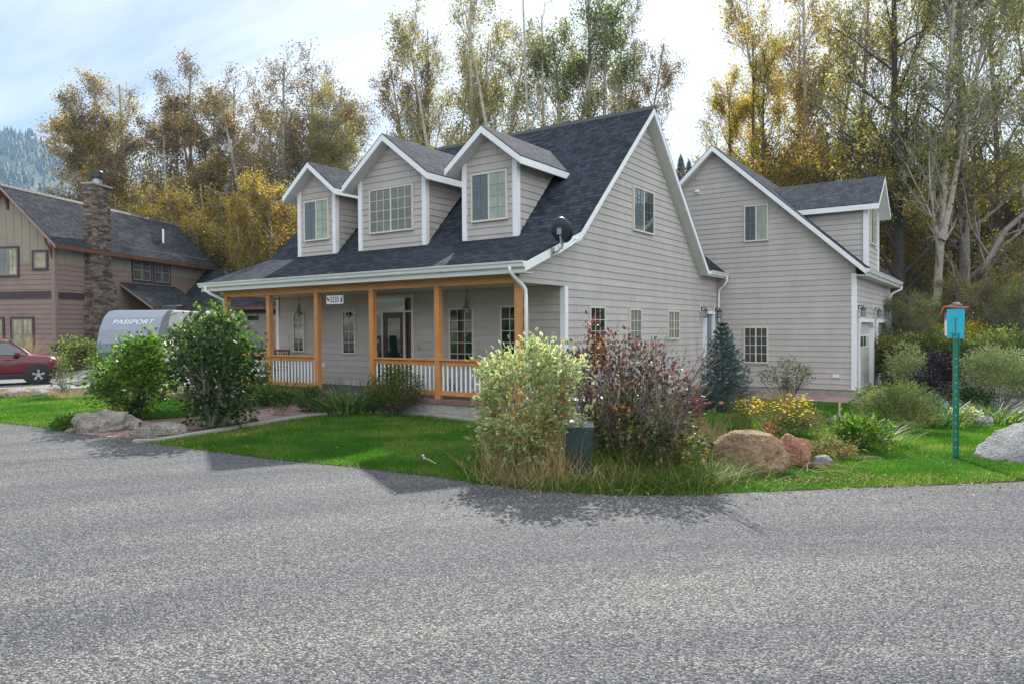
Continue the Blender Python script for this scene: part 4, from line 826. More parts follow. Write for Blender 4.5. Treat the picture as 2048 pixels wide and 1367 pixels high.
for P in ([(.75, 2.45), (1.5, 2.62), (1.15, 2.58)], [(1.9, 2.15), (2.6, 2.62), (2.1, 2.4)], [(.6, 1.55), (1.6, 1.95), (1.0, 1.85)], [(1.2, 1.3), (2.6, 1.85), (1.8, 1.65)]): mb = MB(); mb.prism([(1.24, y, z) for y, z in P], (.004, 0, 0)); tb(mb, 'decal', 'black_gloss')
mb = MB(); [mb.prism([(x0, -.322, z0), (x0+.12, -.322, z0+.12), (x0+.12, -.318, z0+.22), (x0, -.322, z0+.1)], (0, -.003, 0)) for x0, z0 in ((-1.2, 1.05), (-1.2, 1.25))]; tb(mb, 'nose_decal', 'teal')
for y0, y1, z0, z1 in ((4.2, 5.3, 1.75, 2.4), (7.0, 8.0, 1.55, 2.45), (2.6, 3.2, 1.6, 2.1)):
    mb = MB(); mb.box((1.221, y0, z0), (1.245, y1, z1)); w_ = tb(mb, 'window', 'black_gloss', bevel=.02); mb = MB(); mb.box((1.246, y0+.06, z0+.06), (1.250, y1-.06, z1-.06)); tb(mb, 'pane', 'mid_dark', w_)
mb = MB(); mb.prism([(x, y, z) for x, y, z in ((-.35, 3.2, 2.75), (-.35, 3.3, 3.02), (-.35, 3.95, 3.05), (-.35, 4.15, 2.9), (-.35, 4.15, 2.75))], (.7, 0, 0)); tb(mb, 'air_conditioner', 'black_gloss', bevel=.04)
mb = MB(); mb.box((-.2, 6.2, 2.75), (.2, 6.6, 2.93)); tb(mb, 'roof_vent', 'black_gloss', bevel=.03)
mb = MB(); mb.box((-.3, 7.4, 2.75), (.3, 8.0, 2.88)); tb(mb, 'roof_vent', 'white_panel', bevel=.05)
for y in (4.6, 5.5):
    for s in (-1, 1):
        mb = MB(); mb.lathe((s*1.0, y, .35), [(.001, -.1), (.2, -.11), (.33, -.1), (.35, -.05), (.35, .05), (.33, .1), (.2, .11), (.001, .1)], 20, axis=(1, 0, 0)); w_ = tb(mb, 'wheel', 'rubber', smooth=False); mb = MB(); mb.lathe((s*1.12, y, .35), [(.001, s*.01), (.18, 0), (.19, -s*.02)], 16, axis=(1, 0, 0)); tb(mb, 'rim', 'galv', w_)
mb = MB(); mb.box((-1.0, .2, .45), (1.0, 8.4, .56)); mb.bar((-.6, .3, .5), (0, -1.3, .5), .1); mb.bar((.6, .3, .5), (0, -1.3, .5), .1); mb.bar((0, -1.2, .45), (0, -1.2, .0), .06); tb(mb, 'chassis', 'black_metal')
mb = MB(); [mb.bar((x, y, .0), (x, y, .5), .06) for x in (-.9, .9) for y in (.8, 8.0)]; tb(mb, 'stabiliser_leg', 'black_metal')
# ------------------------------------------------------------------ red SUV
M['car_red'] = plain('dark_red_car_paint', (.12, .004, .012), .3, .04, coat=.4); M['car_glass'] = glassmat('car_glass', (.015, .03, .04), .12, .2)
M['alloy'] = plain('alloy_wheel', (.45, .45, .45), .3, .05, metal=.6); M['lens'] = glassmat('headlight_lens', (.5, .5, .5), .05, .3, 8)
cr = R(72); wc = dp(75, 26.7); lx, ly = 1.45, -.80
CAR = thing('parked_car', 'dark red sport utility car parked on the drive before the neighbouring house', 'car', (wc[0]-(lx*math.cos(cr)-ly*math.sin(cr)), wc[1]-(lx*math.sin(cr)+ly*math.cos(cr)), .0), cr)
cb = lambda mb, n, mt, p=CAR, **k: mb.build(n, mt, p, local=True, **k)
# stations: x, half width sill, half width belt, sill z, belt z, roof half width, roof z
ST = [(-2.42, .70, .78, .55, 1.05, .60, 1.10), (-2.35, .82, .88, .42, 1.10, .66, 1.45), (-2.0, .90, .93, .35, 1.14, .68, 1.68), (-1.2, .93, .95, .30, 1.14, .70, 1.75), (0, .93, .95, .28, 1.12, .70, 1.75), (.55, .93, .95, .28, 1.10, .67, 1.66), (1.0, .93, .95, .28, 1.09, .64, 1.36), (1.28, .93, .94, .30, 1.08, .62, 1.13), (1.75, .91, .92, .32, 1.03, .55, 1.08), (2.0, .84, .88, .30, .95, .5, 1.02), (2.14, .70, .76, .33, .80, .42, .88)]
mb = MB(); rings = []
for x, ws, wb_, zs, zb, wr, zr_ in ST:
    zm = (zs+zb)/2; R_ = [(-ws, zs), (-wb_, zm-.08), (-wb_, zm+.12), (-wb_+.02, zb), (-wr, zr_-.05), (-wr+.08, zr_), (0, zr_+.03), (wr-.08, zr_), (wr, zr_-.05), (wb_-.02, zb), (wb_, zm+.12), (wb_, zm-.08), (ws, zs)]
    rings.append([(x, y, z) for y, z in R_])
i0 = 0
for r_ in rings: mb.v += r_
k = len(rings[0])
for i in range(len(rings)-1):
    for j in range(k):
        a, b_ = i*k+j, i*k+(j+1) % k; mb.f.append((a, b_, b_+k, a+k)); mb.m.append(0)
mb.f.append(tuple(range(k))); mb.f.append(tuple((len(rings)-1)*k+j for j in range(k))); mb.m += [0, 0]
cb(mb, 'body', 'car_red', smooth=True)
for s in (-1, 1):
    mb = MB(); P = [(-1.9, .93, 1.17), (-1.75, .725, 1.60), (-.1, .735, 1.66), (.50, .71, 1.57), (1.12, .93, 1.12), (-.2, .955, 1.15)]
    P = [(x, s*(y+.012), z) for x, y, z in P]; mb.poly(P); cb(mb, 'side_window', 'car_glass')
    mb = MB(); mb.bar((-.35, s*.96, 1.14), (-.42, s*.76, 1.64), .07, .03); mb.bar((-1.85, s*.96, 1.16), (-1.7, s*.75, 1.60), .08, .03); cb(mb, 'pillar', 'black_gloss')
    mb = MB(); mb.box((-2.2, s*.90, .24), (1.98, s*.955, .42)); cb(mb, 'sill_cladding', 'black_gloss', bevel=.02)
    for x in (-.45, .55):
        mb = MB(); mb.box((x-.1, s*.955, .93), (x+.1, s*.985, .97)); cb(mb, 'door_handle', 'car_red', bevel=.01)
    mb = MB(); mb.box((.72, s*.95, 1.08), (.9, s*1.14, 1.24)); cb(mb, 'wing_mirror', 'car_red', bevel=.04)
    for x in (-1.45, 1.45):
        mb = MB(); mb.lathe((x, s*.80, .37), [(.001, -.15), (.44, -.15), (.44, .155), (.40, .16), (.001, .16)] if s > 0 else [(.001, .15), (.44, .15), (.44, -.155), (.40, -.16), (.001, -.16)], 28, axis=(0, 1, 0)); cb(mb, 'wheel_arch', 'black_gloss')
        mb = MB(); mb.lathe((x, s*.86, .37), [(.2, -.12), (.34, -.12), (.37, -.08), (.37, .08), (.35, .115), (.26, .12), (.24, .09)], 28, axis=(0, 1, 0)); w_ = cb(mb, 'wheel', 'rubber', smooth=True)
        mb = MB(); mb.lathe((x, s*.86, .37), [(.26, s*.115), (.24, s*.12), (.22, s*.07)], 24, axis=(0, 1, 0)); mb.lathe((x, s*.955, .37), [(.001, s*.02), (.06, s*.015), (.07, 0)], 12, axis=(0, 1, 0))
        for q_ in range(5):
            a = q_*2*math.pi/5+.3
            for da in (-.13, .13): mb.bar((x+.05*math.cos(a), s*.96, .37+.05*math.sin(a)), (x+.245*math.cos(a+da), s*.965, .37+.245*math.sin(a+da)), .04, .03, up=(0, 1, 0))
        cb(mb, 'rim', 'alloy', w_)
    mb = MB(); mb.prism([(1.82, s*.84, .80), (2.06, s*.70, .76), (2.08, s*.70, .87), (1.85, s*.86, .96)], (0, s*.06, 0)); cb(mb, 'headlight', 'lens', bevel=.02)
mb = MB(); mb.prism([(1.16, -.72, 1.14), (1.16, .72, 1.14), (.60, .60, 1.66), (.60, -.60, 1.66)], (.03, 0, .03)); cb(mb, 'windscreen', 'car_glass')
mb = MB(); mb.box((1.98, -.74, .26), (2.18, .74, .42)); cb(mb, 'bumper', 'black_gloss', bevel=.05)
mb = MB(); [mb.box((2.10, -.4, .55+k*.07), (2.17, .4, .58+k*.07)) for k in range(4)]; cb(mb, 'grille', 'alloy', bevel=.008)
# ------------------------------------------------------------------ birdhouse on its pole
M['pole_green'] = plain('green_enamel_post', (.012, .20, .12), .4, .15, 3, coat=.3); M['turq'] = plain('turquoise_paint', (.02, .42, .55), .55, .12, 5); M['salmon'] = plain('salmon_painted_board', (.50, .14, .10), .7, .2, 6); M['rawwood'] = plain('pale_weathered_wood', (.55, .46, .42), .8, .15, 8)
bp = gp(1911, 915); bh = thing('birdhouse', 'turquoise birdhouse with a salmon roof on a tall green steel post', 'birdhouse', bp, R(8))
mb = MB(); h = 2.25; t_ = .005
mb.box((-.04, 0, -.2), (.04, t_, 1.85)); mb.box((-.04, -.03, -.2), (-.035, 0, 1.85)); mb.box((.035, -.03, -.2), (.04, 0, 1.85)); mb.build('post', 'pole_green', bh, local=True)
mb = MB(); [mb.box((-.008, -.0015, .15+k*.12), (.008, -.0005, .17+k*.12)) for k in range(12)]; mb.build('post_holes', 'rawwood', bh, local=True)
bx = sub('nest_box', bh, (-.02, .0, 1.78)); bx.rotation_euler = (0, R(2.5), R(3))
mb = MB(); mb.prism([(-.10, -.01, 0), (.12, -.01, 0), (.11, -.01, .44), (-.12, -.01, .42)], (0, .018, 0)); mb.build('back_board', 'turq', bx, local=True)
mb = MB(); mb.prism([(-.10, .009, .03), (-.10, .18, .03), (-.115, .24, .34), (-.115, .009, .41)], (.016, 0, 0)); mb.prism([(.085, .009, .03), (.085, .18, .03), (.09, .24, .34), (.09, .009, .41)], (.016, 0, 0)); mb.box((-.10, .18, .03), (.10, .20, .34)); mb.box((-.10, .009, .03), (.10, .18, .045)); mb.build('box', 'rawwood', bx, local=True)
mb = MB(); mb.prism([(-.16, -.03, .445), (-.16, .30, .33), (-.16, .30, .355), (-.16, -.03, .47)], (.31, 0, 0)); mb.build('roof_board', 'salmon', bx, local=True, bevel=.003)
mb = MB(); mb.lathe((.0, .02, .5), [(.001, 0), (.05, .0), (.045, .025), (.001, .03)], 8); mb.bar((-.1, .02, .47), (.08, .03, .5), .02); mb.build('lichen', 'galv', bx, local=True)
mb = MB(); mb.tube([(0, -.02, .30), (0, -.035, .29), (.005, -.035, .05), (0, -.02, .04)], .006, 6); mb.tube([(-.04, -.02, .08), (-.03, -.04, .06), (.05, -.04, .06), (.06, -.02, .08)], .006, 6); mb.build('hook', 'pole_green', bx, local=True)
# utility box in the hedge
M['util_green'] = plain('dark_green_enamel_box', (.018, .045, .05), .45, .12, 4); M['util_lid'] = plain('pale_grey_green_lid', (.22, .26, .25), .5, .12, 5)
ub = gp(1160, 942); U_ = thing('utility_box', 'dark green telephone pedestal box with a pale lid among the hedge stems', 'utility box', ub, R(30))
mb = MB(); mb.prism([(-.19, -.16, 0), (.19, -.16, 0), (.19, .16, 0), (-.19, .16, 0)], (0, 0, .62)); mb.build('cabinet', 'util_green', U_, local=True, bevel=.02)
mb = MB(); mb.hexa([(-.20, -.17, .62), (.20, -.17, .62), (.20, .17, .62), (-.20, .17, .62)], [(-.185, -.155, .69), (.185, -.155, .69), (.185, .155, .69), (-.185, .155, .69)]); mb.build('lid', 'util_lid', U_, local=True, bevel=.015)
mb = MB(); mb.box((-.24, -.2, -.03), (.24, .2, .03)); mb.build('plinth', 'black_gloss', U_, local=True, bevel=.01)
M['cooler'] = plain('white_plastic', (.62, .66, .70), .4, .05)
wp = gp(1150, 905); W_ = thing('plastic_bin', 'white plastic bin with a dark band half hidden behind the utility box', 'bin', (wp[0]-.25, wp[1]+.55, 0), R(34))
mb = MB(); mb.hexa([(-.2, -.15, 0), (.2, -.15, 0), (.2, .15, 0), (-.2, .15, 0)], [(-.24, -.18, .80), (.24, -.18, .80), (.24, .18, .80), (-.24, .18, .80)]); mb.build('tub', 'cooler', W_, local=True, bevel=.03)
mb = MB(); mb.box((-.26, -.2, .72), (.26, .2, .77)); mb.build('rim', 'black_gloss', W_, local=True, bevel=.01)
# small white stake
sp_ = gp(1678, 832, -.05); mb = MB(); mb.tube([(sp_[0], sp_[1], -.1), (sp_[0]+.01, sp_[1], .26)], .022, 8); tag(mb.build('garden_stake', 'rawwood'), 'short pale stake standing in the lawn behind a grey stone', 'stake')
# dried seedhead on the lawn
q = gp(848, 925); mb = MB(); mb.tube([(q[0]+.25, q[1]-.02, .02), (q[0]+.1, q[1], .06), (q[0], q[1], .07)], .006, 5); mb.lathe((q[0], q[1], .05), [(.001, 0), (.018, .01), (.024, .03), (.018, .04), (.001, .045)], 7); mb.lathe((q[0]-.02, q[1]-.01, .09), [(.001, 0), (.03, .02), (.001, .05)], 5, axis=(.4, .2, 1)); tag(mb.build('dry_seedhead', 'rawwood'), 'single pale dried seedhead lying on the front lawn near the road', 'seedhead')
# ------------------------------------------------------------------ rocks
def rockmat(name, a, b_, c, crack=1.2):
    m, t, b = newmat(name); n = noise(t, 2.2, 10, .68, dist=.6); r = ramp(t, n.outputs[0], [(.32, a), (.5, b_), (.68, c)]); n2 = noise(t, 26, 6); r2 = ramp(t, n2.outputs[0], [(.35, (.7, .7, .7)), (.65, (1.25, 1.25, 1.25))])
    mx = t.nodes.new('ShaderNodeMix'); mx.data_type = 'RGBA'; mx.blend_type = 'MULTIPLY'; mx.inputs[0].default_value = 1; t.links.new(r.outputs[0], mx.inputs[6]); t.links.new(r2.outputs[0], mx.inputs[7]); t.links.new(mx.outputs[2], b.inputs['Base Color'])
    b.inputs['Roughness'].default_value = .9; b.inputs['Specular IOR Level'].default_value = .25
    ad = t.nodes.new('ShaderNodeMath'); ad.operation = 'ADD'; t.links.new(n.outputs[0], ad.inputs[0]); t.links.new(n2.outputs[0], ad.inputs[1]); bump(t, b, ad.outputs[0], 1.0, .065); M[name] = m
rockmat('rock_tan', (.17, .12, .09), (.31, .20, .12), (.40, .28, .18)); rockmat('rock_red', (.24, .10, .07), (.38, .19, .13), (.40, .27, .21)); rockmat('rock_grey', (.16, .16, .165), (.30, .30, .30), (.44, .43, .41)); rockmat('rock_weathered', (.15, .125, .10), (.30, .27, .235), (.46, .42, .37))
from mathutils import noise as MN
def rock(name, lab, loc, size, rz, mat, seed, flat=.25, amp=.25, sub_=5, cat='rock', group=None, facet=0, strat=0, cuts=()):
    bm = bmesh.new(); bmesh.ops.create_icosphere(bm, subdivisions=sub_, radius=1); rg = random.Random(seed); off = Vector((rg.uniform(0, 50), rg.uniform(0, 50), rg.uniform(0, 50)))
    pl = [(Vector((rg.gauss(0, 1), rg.gauss(0, 1), rg.gauss(.2, .8))).normalized(), rg.uniform(.62, .9)) for _ in range(facet)]+[(Vector(c_[:3]).normalized(), c_[3]) for c_ in cuts]
    for v in bm.verts:
        d = v.co.normalized(); r_ = 1+amp*MN.fractal(d*1.1+off, .8, 2.1, 5)+amp*.25*MN.fractal(d*6+off, .8, 2.1, 4); p = d*r_
        for n_, k_ in pl:
            e = p.dot(n_)-k_
            if e > 0: p = p-n_*e*.88
        if strat: zz = p.z*strat; p = p+Vector((d.x, d.y, 0))*.07*(MN.noise(Vector((off.x, off.y, zz*2)))+.6*MN.noise(Vector((d.x*1.5, d.y*1.5, zz*5))))
        if p.z < -flat: p.z = -flat
        v.co = Vector((p.x*size[0], p.y*size[1], (p.z+flat)*size[2]/(1+flat)))
    me = bpy.data.meshes.new(name); bm.to_mesh(me); bm.free(); me.materials.append(M[mat]); me.polygons.foreach_set('use_smooth', [True]*len(me.polygons))
    o = link(name, me, None, (loc[0], loc[1], loc[2]-.04)); o.rotation_euler = (0, 0, rz); return tag(o, lab, cat, group)
q = gp(1482, 945); rock('boulder', 'large rounded tan boulder at the road edge beside the overgrown hedge', (q[0], q[1]+.30, 0), (.54, .42, .60), R(34), 'rock_tan', 3, amp=.16, facet=4, sub_=6)
q = gp(1580, 930); rock('boulder', 'angular reddish boulder wedged behind the tan boulder', (q[0]-.05, q[1]+.25, 0), (.34, .30, .44), R(20), 'rock_red', 8, amp=.25, facet=7)
q = gp(2015, 922); rock('boulder', 'pale grey angular boulder on the right lawn beside the birdhouse post', (q[0]+.30, q[1]+.42, 0), (.72, .5, .64), R(34), 'rock_grey', 13, amp=.22, facet=2, cuts=((-.62, -.25, .75, .50), (.15, -.95, .35, .62), (.75, -.3, .5, .72)))
q = gp(1680, 850, -.05); rock('rock', 'small blue-grey rock behind the peony clump by the pale stake', (q[0], q[1]+.15, -.05), (.24, .2, .24), R(10), 'rock_grey', 5, facet=4, sub_=4)
q = gp(1718, 838, -.05); rock('rock', 'small brown rock just right of the blue-grey one', (q[0], q[1]+.15, -.05), (.22, .18, .16), R(50), 'rock_tan', 6, facet=4, sub_=4)
q = gp(1635, 928); rock('rock', 'low grey rock between the reddish boulder and the dry creeping stems', (q[0], q[1]+.1, 0), (.22, .16, .17), R(30), 'rock_grey', 21, facet=5, sub_=4)
q = gp(1645, 900); rock('rock', 'pale tan rock behind the dry creeping stems', (q[0], q[1]+.2, 0), (.17, .14, .17), R(60), 'rock_weathered', 22, facet=5, sub_=4)
q = gp(1742, 915); rock('rock', 'flat pale slab of rock at the edge of the right lawn', (q[0], q[1]+.06, 0), (.24, .13, .08), R(20), 'rock_weathered', 23, facet=5, sub_=4)
q = gp(1965, 842, -.05); rock('rock', 'grey rock under the variegated dogwood by the drive', (q[0], q[1]+.1, -.08), (.22, .2, .22), R(20), 'rock_grey', 24, facet=4, sub_=4)
q = gp(192, 862); rock('boulder', 'long pale weathered boulder left of the brick path entrance', (q[0], q[1]+.15, 0), (.70, .32, .46), R(48), 'rock_weathered', 31, amp=.28, facet=5, strat=2.5)
q = gp(307, 871); rock('boulder', 'low layered grey boulder right of the brick path entrance', (q[0], q[1]+.12, 0), (.54, .30, .29), R(34), 'rock_weathered', 37, amp=.2, facet=7, strat=3.5)
for i, (px, py, s_) in enumerate(((25, 792, .55), (68, 790, .5), (80, 787, .3))):
    q = gp(px, py); rock('rock', ['low flat grey rock in the dry grass below the red car, leftmost', 'grey rock in the dry grass below the front wheel of the red car', 'small grey rock behind the one below the red car\'s front wheel'][i], (q[0], q[1]+.1, 0), (s_, s_*.7, s_*.5), R(30), 'rock_grey', 41+i, facet=5, sub_=4, amp=.25, group='rocks along the neighbouring drive')
# ------------------------------------------------------------------ vegetation toolkit
def unit(v): return v/(np.linalg.norm(v, axis=-1, keepdims=True)+1e-9)
def leafquads(P, L, asp, rg, droop=.1, up=.25, simple=False, D=None, off=0):
    n = len(P); L = L*rg.uniform(.6, 1.3, n)[:, None]
    d = unit(rg.normal(0, 1, (n, 3))+np.array([0, 0, -droop])) if D is None else unit(D+rg.normal(0, .5, (n, 3)))
    nn = unit(rg.normal(0, .75, (n, 3))+np.array([0, 0, up*3])); s = unit(np.cross(d, nn)); nn = np.cross(s, d); w = L*asp
    P = P+nn*off
    if simple:
        V = np.stack([P, P+d*L*.5+s*w*.5, P+d*L, P+d*L*.5-s*w*.5], 1).reshape(-1, 3); F = np.arange(n*4).reshape(n, 4); return V, F
    f = nn*w*.16; c = -np.array([0, 0, 1.])*L*.12
    V = np.stack([P, P+d*L*.28+s*w*.38+f, P+d*L*.62+s*w*.44+f+c*.5, P+d*L+c, P+d*L*.62-s*w*.44+f+c*.5, P+d*L*.28-s*w*.38+f], 1).reshape(-1, 3)
    b = (np.arange(n)*6)[:, None]; F = np.concatenate([b+np.array([0, 1, 2, 3]), b+np.array([0, 3, 4, 5])]); return V, F
def tubes(C, Rr, n=4):
    """C (N,K,3) chains, Rr (N,K) radii"""
    N_, K = C.shape[:2]; T = unit(np.gradient(C, axis=1)); ref = np.where(np.abs(T[..., 2:]) < .9, np.array([0, 0, 1.]), np.array([1., 0, 0])); X = unit(np.cross(T, ref)); Y = np.cross(T, X)
    a = np.arange(n)*2*math.pi/n; ring = X[:, :, None]*np.cos(a)[:, None]+Y[:, :, None]*np.sin(a)[:, None]; V = (C[:, :, None]+ring*Rr[:, :, None, None]).reshape(-1, 3)
    base = (np.arange(N_)*K*n)[:, None, None]+(np.arange(K-1)*n)[None, :, None]; j = np.arange(n)[None, None]; j2 = (j+1) % n
    F = np.stack([base+j, base+j2, base+n+j2, base+n+j], -1).reshape(-1, 4); return V, F
class Mesh:
    def __init__(s): s.V = []; s.F = []; s.M = []; s.n = 0
    def add(s, VF, mi=0): V, F = VF; s.V.append(V); s.F.append(F+s.n); s.M.append(np.full(len(F), mi)); s.n += len(V)
    def me(s, name, mats, smooth=False): return npmesh(name, np.concatenate(s.V), np.concatenate(s.F), mats, np.concatenate(s.M), smooth)
def grow(par, rad, nper, t0, t1, ang, ratio, up, jit, rg, K=5, rr=.5, absL=None, tp=1.0):
    C, Kp = par.shape[:2]; idx = np.repeat(np.arange(C), nper); t = (t0+(t1-t0)*rg.uniform(0, 1, len(idx))**tp); u = t*(Kp-1); i = np.minimum(u.astype(int), Kp-2); fr = (u-i)[:, None]
    p0 = par[idx, i]*(1-fr)+par[idx, i+1]*fr; tan = unit(par[idx, i+1]-par[idx, i]); r0 = rad[idx, i]*(1-fr[:, 0])+rad[idx, i+1]*fr[:, 0]
    plen = np.linalg.norm(np.diff(par, axis=1), axis=2).sum(1)[idx]; perp = rg.normal(0, 1, tan.shape); perp = unit(perp-tan*(perp*tan).sum(1, keepdims=True)); A = R(ang)*rg.uniform(.7, 1.3, len(idx))[:, None]
    d = unit(np.cos(A)*tan+np.sin(A)*perp); L = (absL if absL else plen*ratio*(1.15-t*.75))*rg.uniform(.65, 1.25, len(idx)); out = [p0]; p = p0
    for k in range(1, K):
        d = unit(d+np.array([0, 0, up])/K+rg.normal(0, jit, d.shape)); p = p+d*(L/(K-1))[:, None]; out.append(p)
    ch = np.stack(out, 1); rs = (r0*rr)[:, None]*np.linspace(1, .3, K)[None]; return ch, rs
def trunkchain(pts, r0, r1, K=9, rg=None, wob=.12):
    pts = np.array(pts, float); s = np.linspace(0, len(pts)-1, K); i = np.minimum(s.astype(int), len(pts)-2); f = (s-i)[:, None]; C = pts[i]*(1-f)+pts[i+1]*f
    if rg is not None: C[1:, :2] += np.cumsum(rg.normal(0, wob, (K-1, 2)), 0)*.6
    r = r0+(r1-r0)*np.linspace(0, 1, K)**.8; r[0] *= 1.35; return C, r
def treemesh(name, seed, trunks, l1=26, l2=8, l3=5, ratio1=.34, ang1=42, up1=.6, leaf=.17, nleaf=12, sig=.22, t0=.22, up2=.35, r0=.3, lower=None, leafcut=0, dead=0):
    rg = np.random.default_rng(seed); m_ = Mesh(); L_ = Mesh(); tc = []; tr = []
    for pts, a, b_ in trunks: C, r = trunkchain(pts, a, b_, 9, rg); tc.append(C); tr.append(r)
    T = np.stack(tc); Rr = np.stack(tr); m_.add(tubes(T, Rr, 9)); tn = len(T)
    A, ra = grow(T, Rr, l1, t0, .98, ang1, ratio1, up1, .13, rg, 6, .42, tp=.85); m_.add(tubes(A, ra, 5))
    B, rb = grow(A, ra, l2, .25, 1, 38, .45, up2, .16, rg, 5, .5); rb = np.maximum(rb, .012); m_.add(tubes(B, rb, 4))
    Cc, rc = grow(B, rb, l3, .2, 1, 40, .5, up2, .2, rg, 4, .6); rc = np.maximum(rc, .009); m_.add(tubes(Cc, rc, 3))
    E = Cc[:, 1:].reshape(-1, 3)
    if leafcut: k = rg.uniform(0, 1, len(E)); zz = (E[:, 2]-E[:, 2].min())/np.ptp(E[:, 2]); clump = np.sin(E[:, 0]*1.3+seed)*np.sin(E[:, 1]*1.1)*np.sin(E[:, 2]*.7); E = E[(k > leafcut*(.3+zz)-.25*clump)]
    n = max(1, nleaf//3); P = np.repeat(E, n, 0)+rg.normal(0, sig, (len(E)*n, 3)); L_.add(leafquads(P, leaf, .8, rg, simple=True))
    return m_.me(name+'_wood', ['bark'], True), L_.me(name+'_leaves', ['bark'])
def settle(o, mat):
    o.material_slots[0].link = 'OBJECT'; o.material_slots[0].material = M[mat]
def tree(meshes, label, loc, H0, H, rz, bark, leaf, wide=1., group=None, name='cottonwood_tree', leafs=1, cat='tree', lean=0):
    t_ = thing(name, label, cat, loc, rz, group); s = H/H0; t_.scale = (s*wide, s*wide, s); t_.rotation_euler = (lean, 0, rz)
    a = link('trunk', meshes[0], t_); settle(a, bark)
    if leafs: b_ = link('crown', meshes[1], t_); settle(b_, leaf)
    return t_
# leaf palettes
M['lf_gold'] = leafmat('golden_leaves', [(0, (.12, .085, .025)), (.3, (.26, .18, .035)), (.6, (.50, .36, .045)), (.85, (.28, .23, .045)), (1, (.10, .10, .03))], .5, clump=.35)
M['lf_bronze'] = leafmat('bronze_leaves', [(0, (.07, .05, .025)), (.35, (.14, .095, .04)), (.65, (.23, .155, .05)), (.9, (.15, .13, .045)), (1, (.42, .29, .05))], .42, clump=.35)
M['lf_olive'] = leafmat('olive_leaves', [(0, (.09, .10, .03)), (.4, (.17, .18, .045)), (.7, (.30, .26, .06)), (1, (.44, .36, .08))], .5, clump=.4)
M['lf_green'] = leafmat('dull_green_leaves', [(0, (.045, .075, .022)), (.45, (.09, .14, .035)), (.75, (.17, .20, .045)), (1, (.34, .31, .07))], .5, clump=.4)
M['lf_yellow'] = leafmat('yellow_leaves', [(0, (.22, .16, .02)), (.4, (.42, .31, .03)), (.8, (.50, .40, .05)), (1, (.18, .17, .03))], .55, clump=.5)
# tree archetypes (22 m tall)
TM = {}
TM['col'] = treemesh('columnar', 11, [([(0, 0, 0), (.2, .1, 8), (.1, 0, 21)], .34, .05), ([(.2, 0, 3), (1.3, .4, 10), (1.6, .2, 19)], .22, .04), ([(0, 0, 4), (-1.2, .6, 11), (-1.5, .5, 18)], .2, .04)], 34, 10, 6, .30, 44, .6, .125, 9, .27, .12, leafcut=.36)
TM['fan'] = treemesh('fan', 12, [([(0, 0, 0), (.1, 0, 5), (.4, .2, 21)], .36, .05), ([(0, 0, 3.5), (2.2, .3, 10), (3.9, .2, 19)], .22, .04), ([(0, 0, 4), (-2.0, -.4, 10), (-3.7, 0, 18.5)], .22, .04), ([(0, 0, 5), (.6, 1.8, 12), (1, 3, 19)], .2, .04)], 28, 10, 6, .30, 42, .6, .125, 9, .27, .14, leafcut=.5)
TM['round'] = treemesh('round', 13, [([(0, 0, 0), (.3, .1, 7), (0, 0, 18)], .4, .06), ([(0, 0, 3), (2.5, .5, 9), (4.6, .2, 15)], .24, .05), ([(0, 0, 3), (-2.4, -.6, 9), (-4.6, 0, 15)], .24, .05)], 28, 10, 6, .34, 48, .5, .15, 9, .27, .2)
TM['bare'] = treemesh('bare', 14, [([(0, 0, 0), (-.2, 0, 4), (-2.6, 0, 11), (-4.4, .2, 20)], .36, .05), ([(0, 0, 1.5), (.2, 0, 7), (-.5, 0, 21)], .3, .04), ([(0, 0, 1.5), (1.2, .3, 7), (1.0, .5, 20)], .3, .04), ([(.2, 0, 2), (2.4, .2, 9), (4.8, 0, 19)], .26, .04)], 14, 7, 4, .22, 40, .7, .15, 3, .2, .4, leafcut=.75)
TM['ivy'] = treemesh('ivy', 15, [([(0, 0, 0), (.2, .1, 8), (-.2, 0, 22)], .42, .08)], 38, 10, 6, .28, 58, .35, .14, 9, .25, .16, leafcut=.35)
TM['sparse'] = treemesh('sparse', 16, [([(0, 0, 0), (.4, .1, 9), (1.4, 0, 23)], .34, .05), ([(.3, 0, 6), (2.8, .2, 13), (4.8, .2, 21)], .2, .04)], 30, 10, 6, .30, 48, .5, .13, 6, .25, .25, leafcut=.55)
TM['bush'] = treemesh('small', 17, [([(0, 0, 0), (.3, .1, 3), (.2, 0, 7)], .13, .02), ([(0, 0, .3), (1.2, .4, 3), (2.1, .3, 6)], .1, .02), ([(0, 0, .3), (-1.1, -.3, 3), (-2.1, 0, 6)], .1, .02), ([(0, 0, .3), (0, 1.1, 3), (.3, 2, 6)], .1, .02)], 18, 10, 6, .40, 55, .35, .065, 10, .17, .12, leafcut=.35)
def Hof(px, D, top, z0): return (663+.0062*0-top)/FPX*D+1.95-z0
def put(kind, px, D, top, bark, leaf, lab, wide=1., H0=22, rz=None, group='cottonwoods behind the houses', **k):
    rg = random.Random(int(px*7+D)); p = dp(px, D); z = float(tz(p[0], p[1])); p[2] = z-.1
    H = Hof(px, D, top, z)*H0/(H0-.0); r_ = rg.uniform(0, 6.28) if rz is None else rz
    return tree(TM[kind], lab, p, H0, H, r_, bark, leaf, wide, group, **k)
RV = -YAW*0+0.6026  # rotates an archetype's x axis to the picture plane
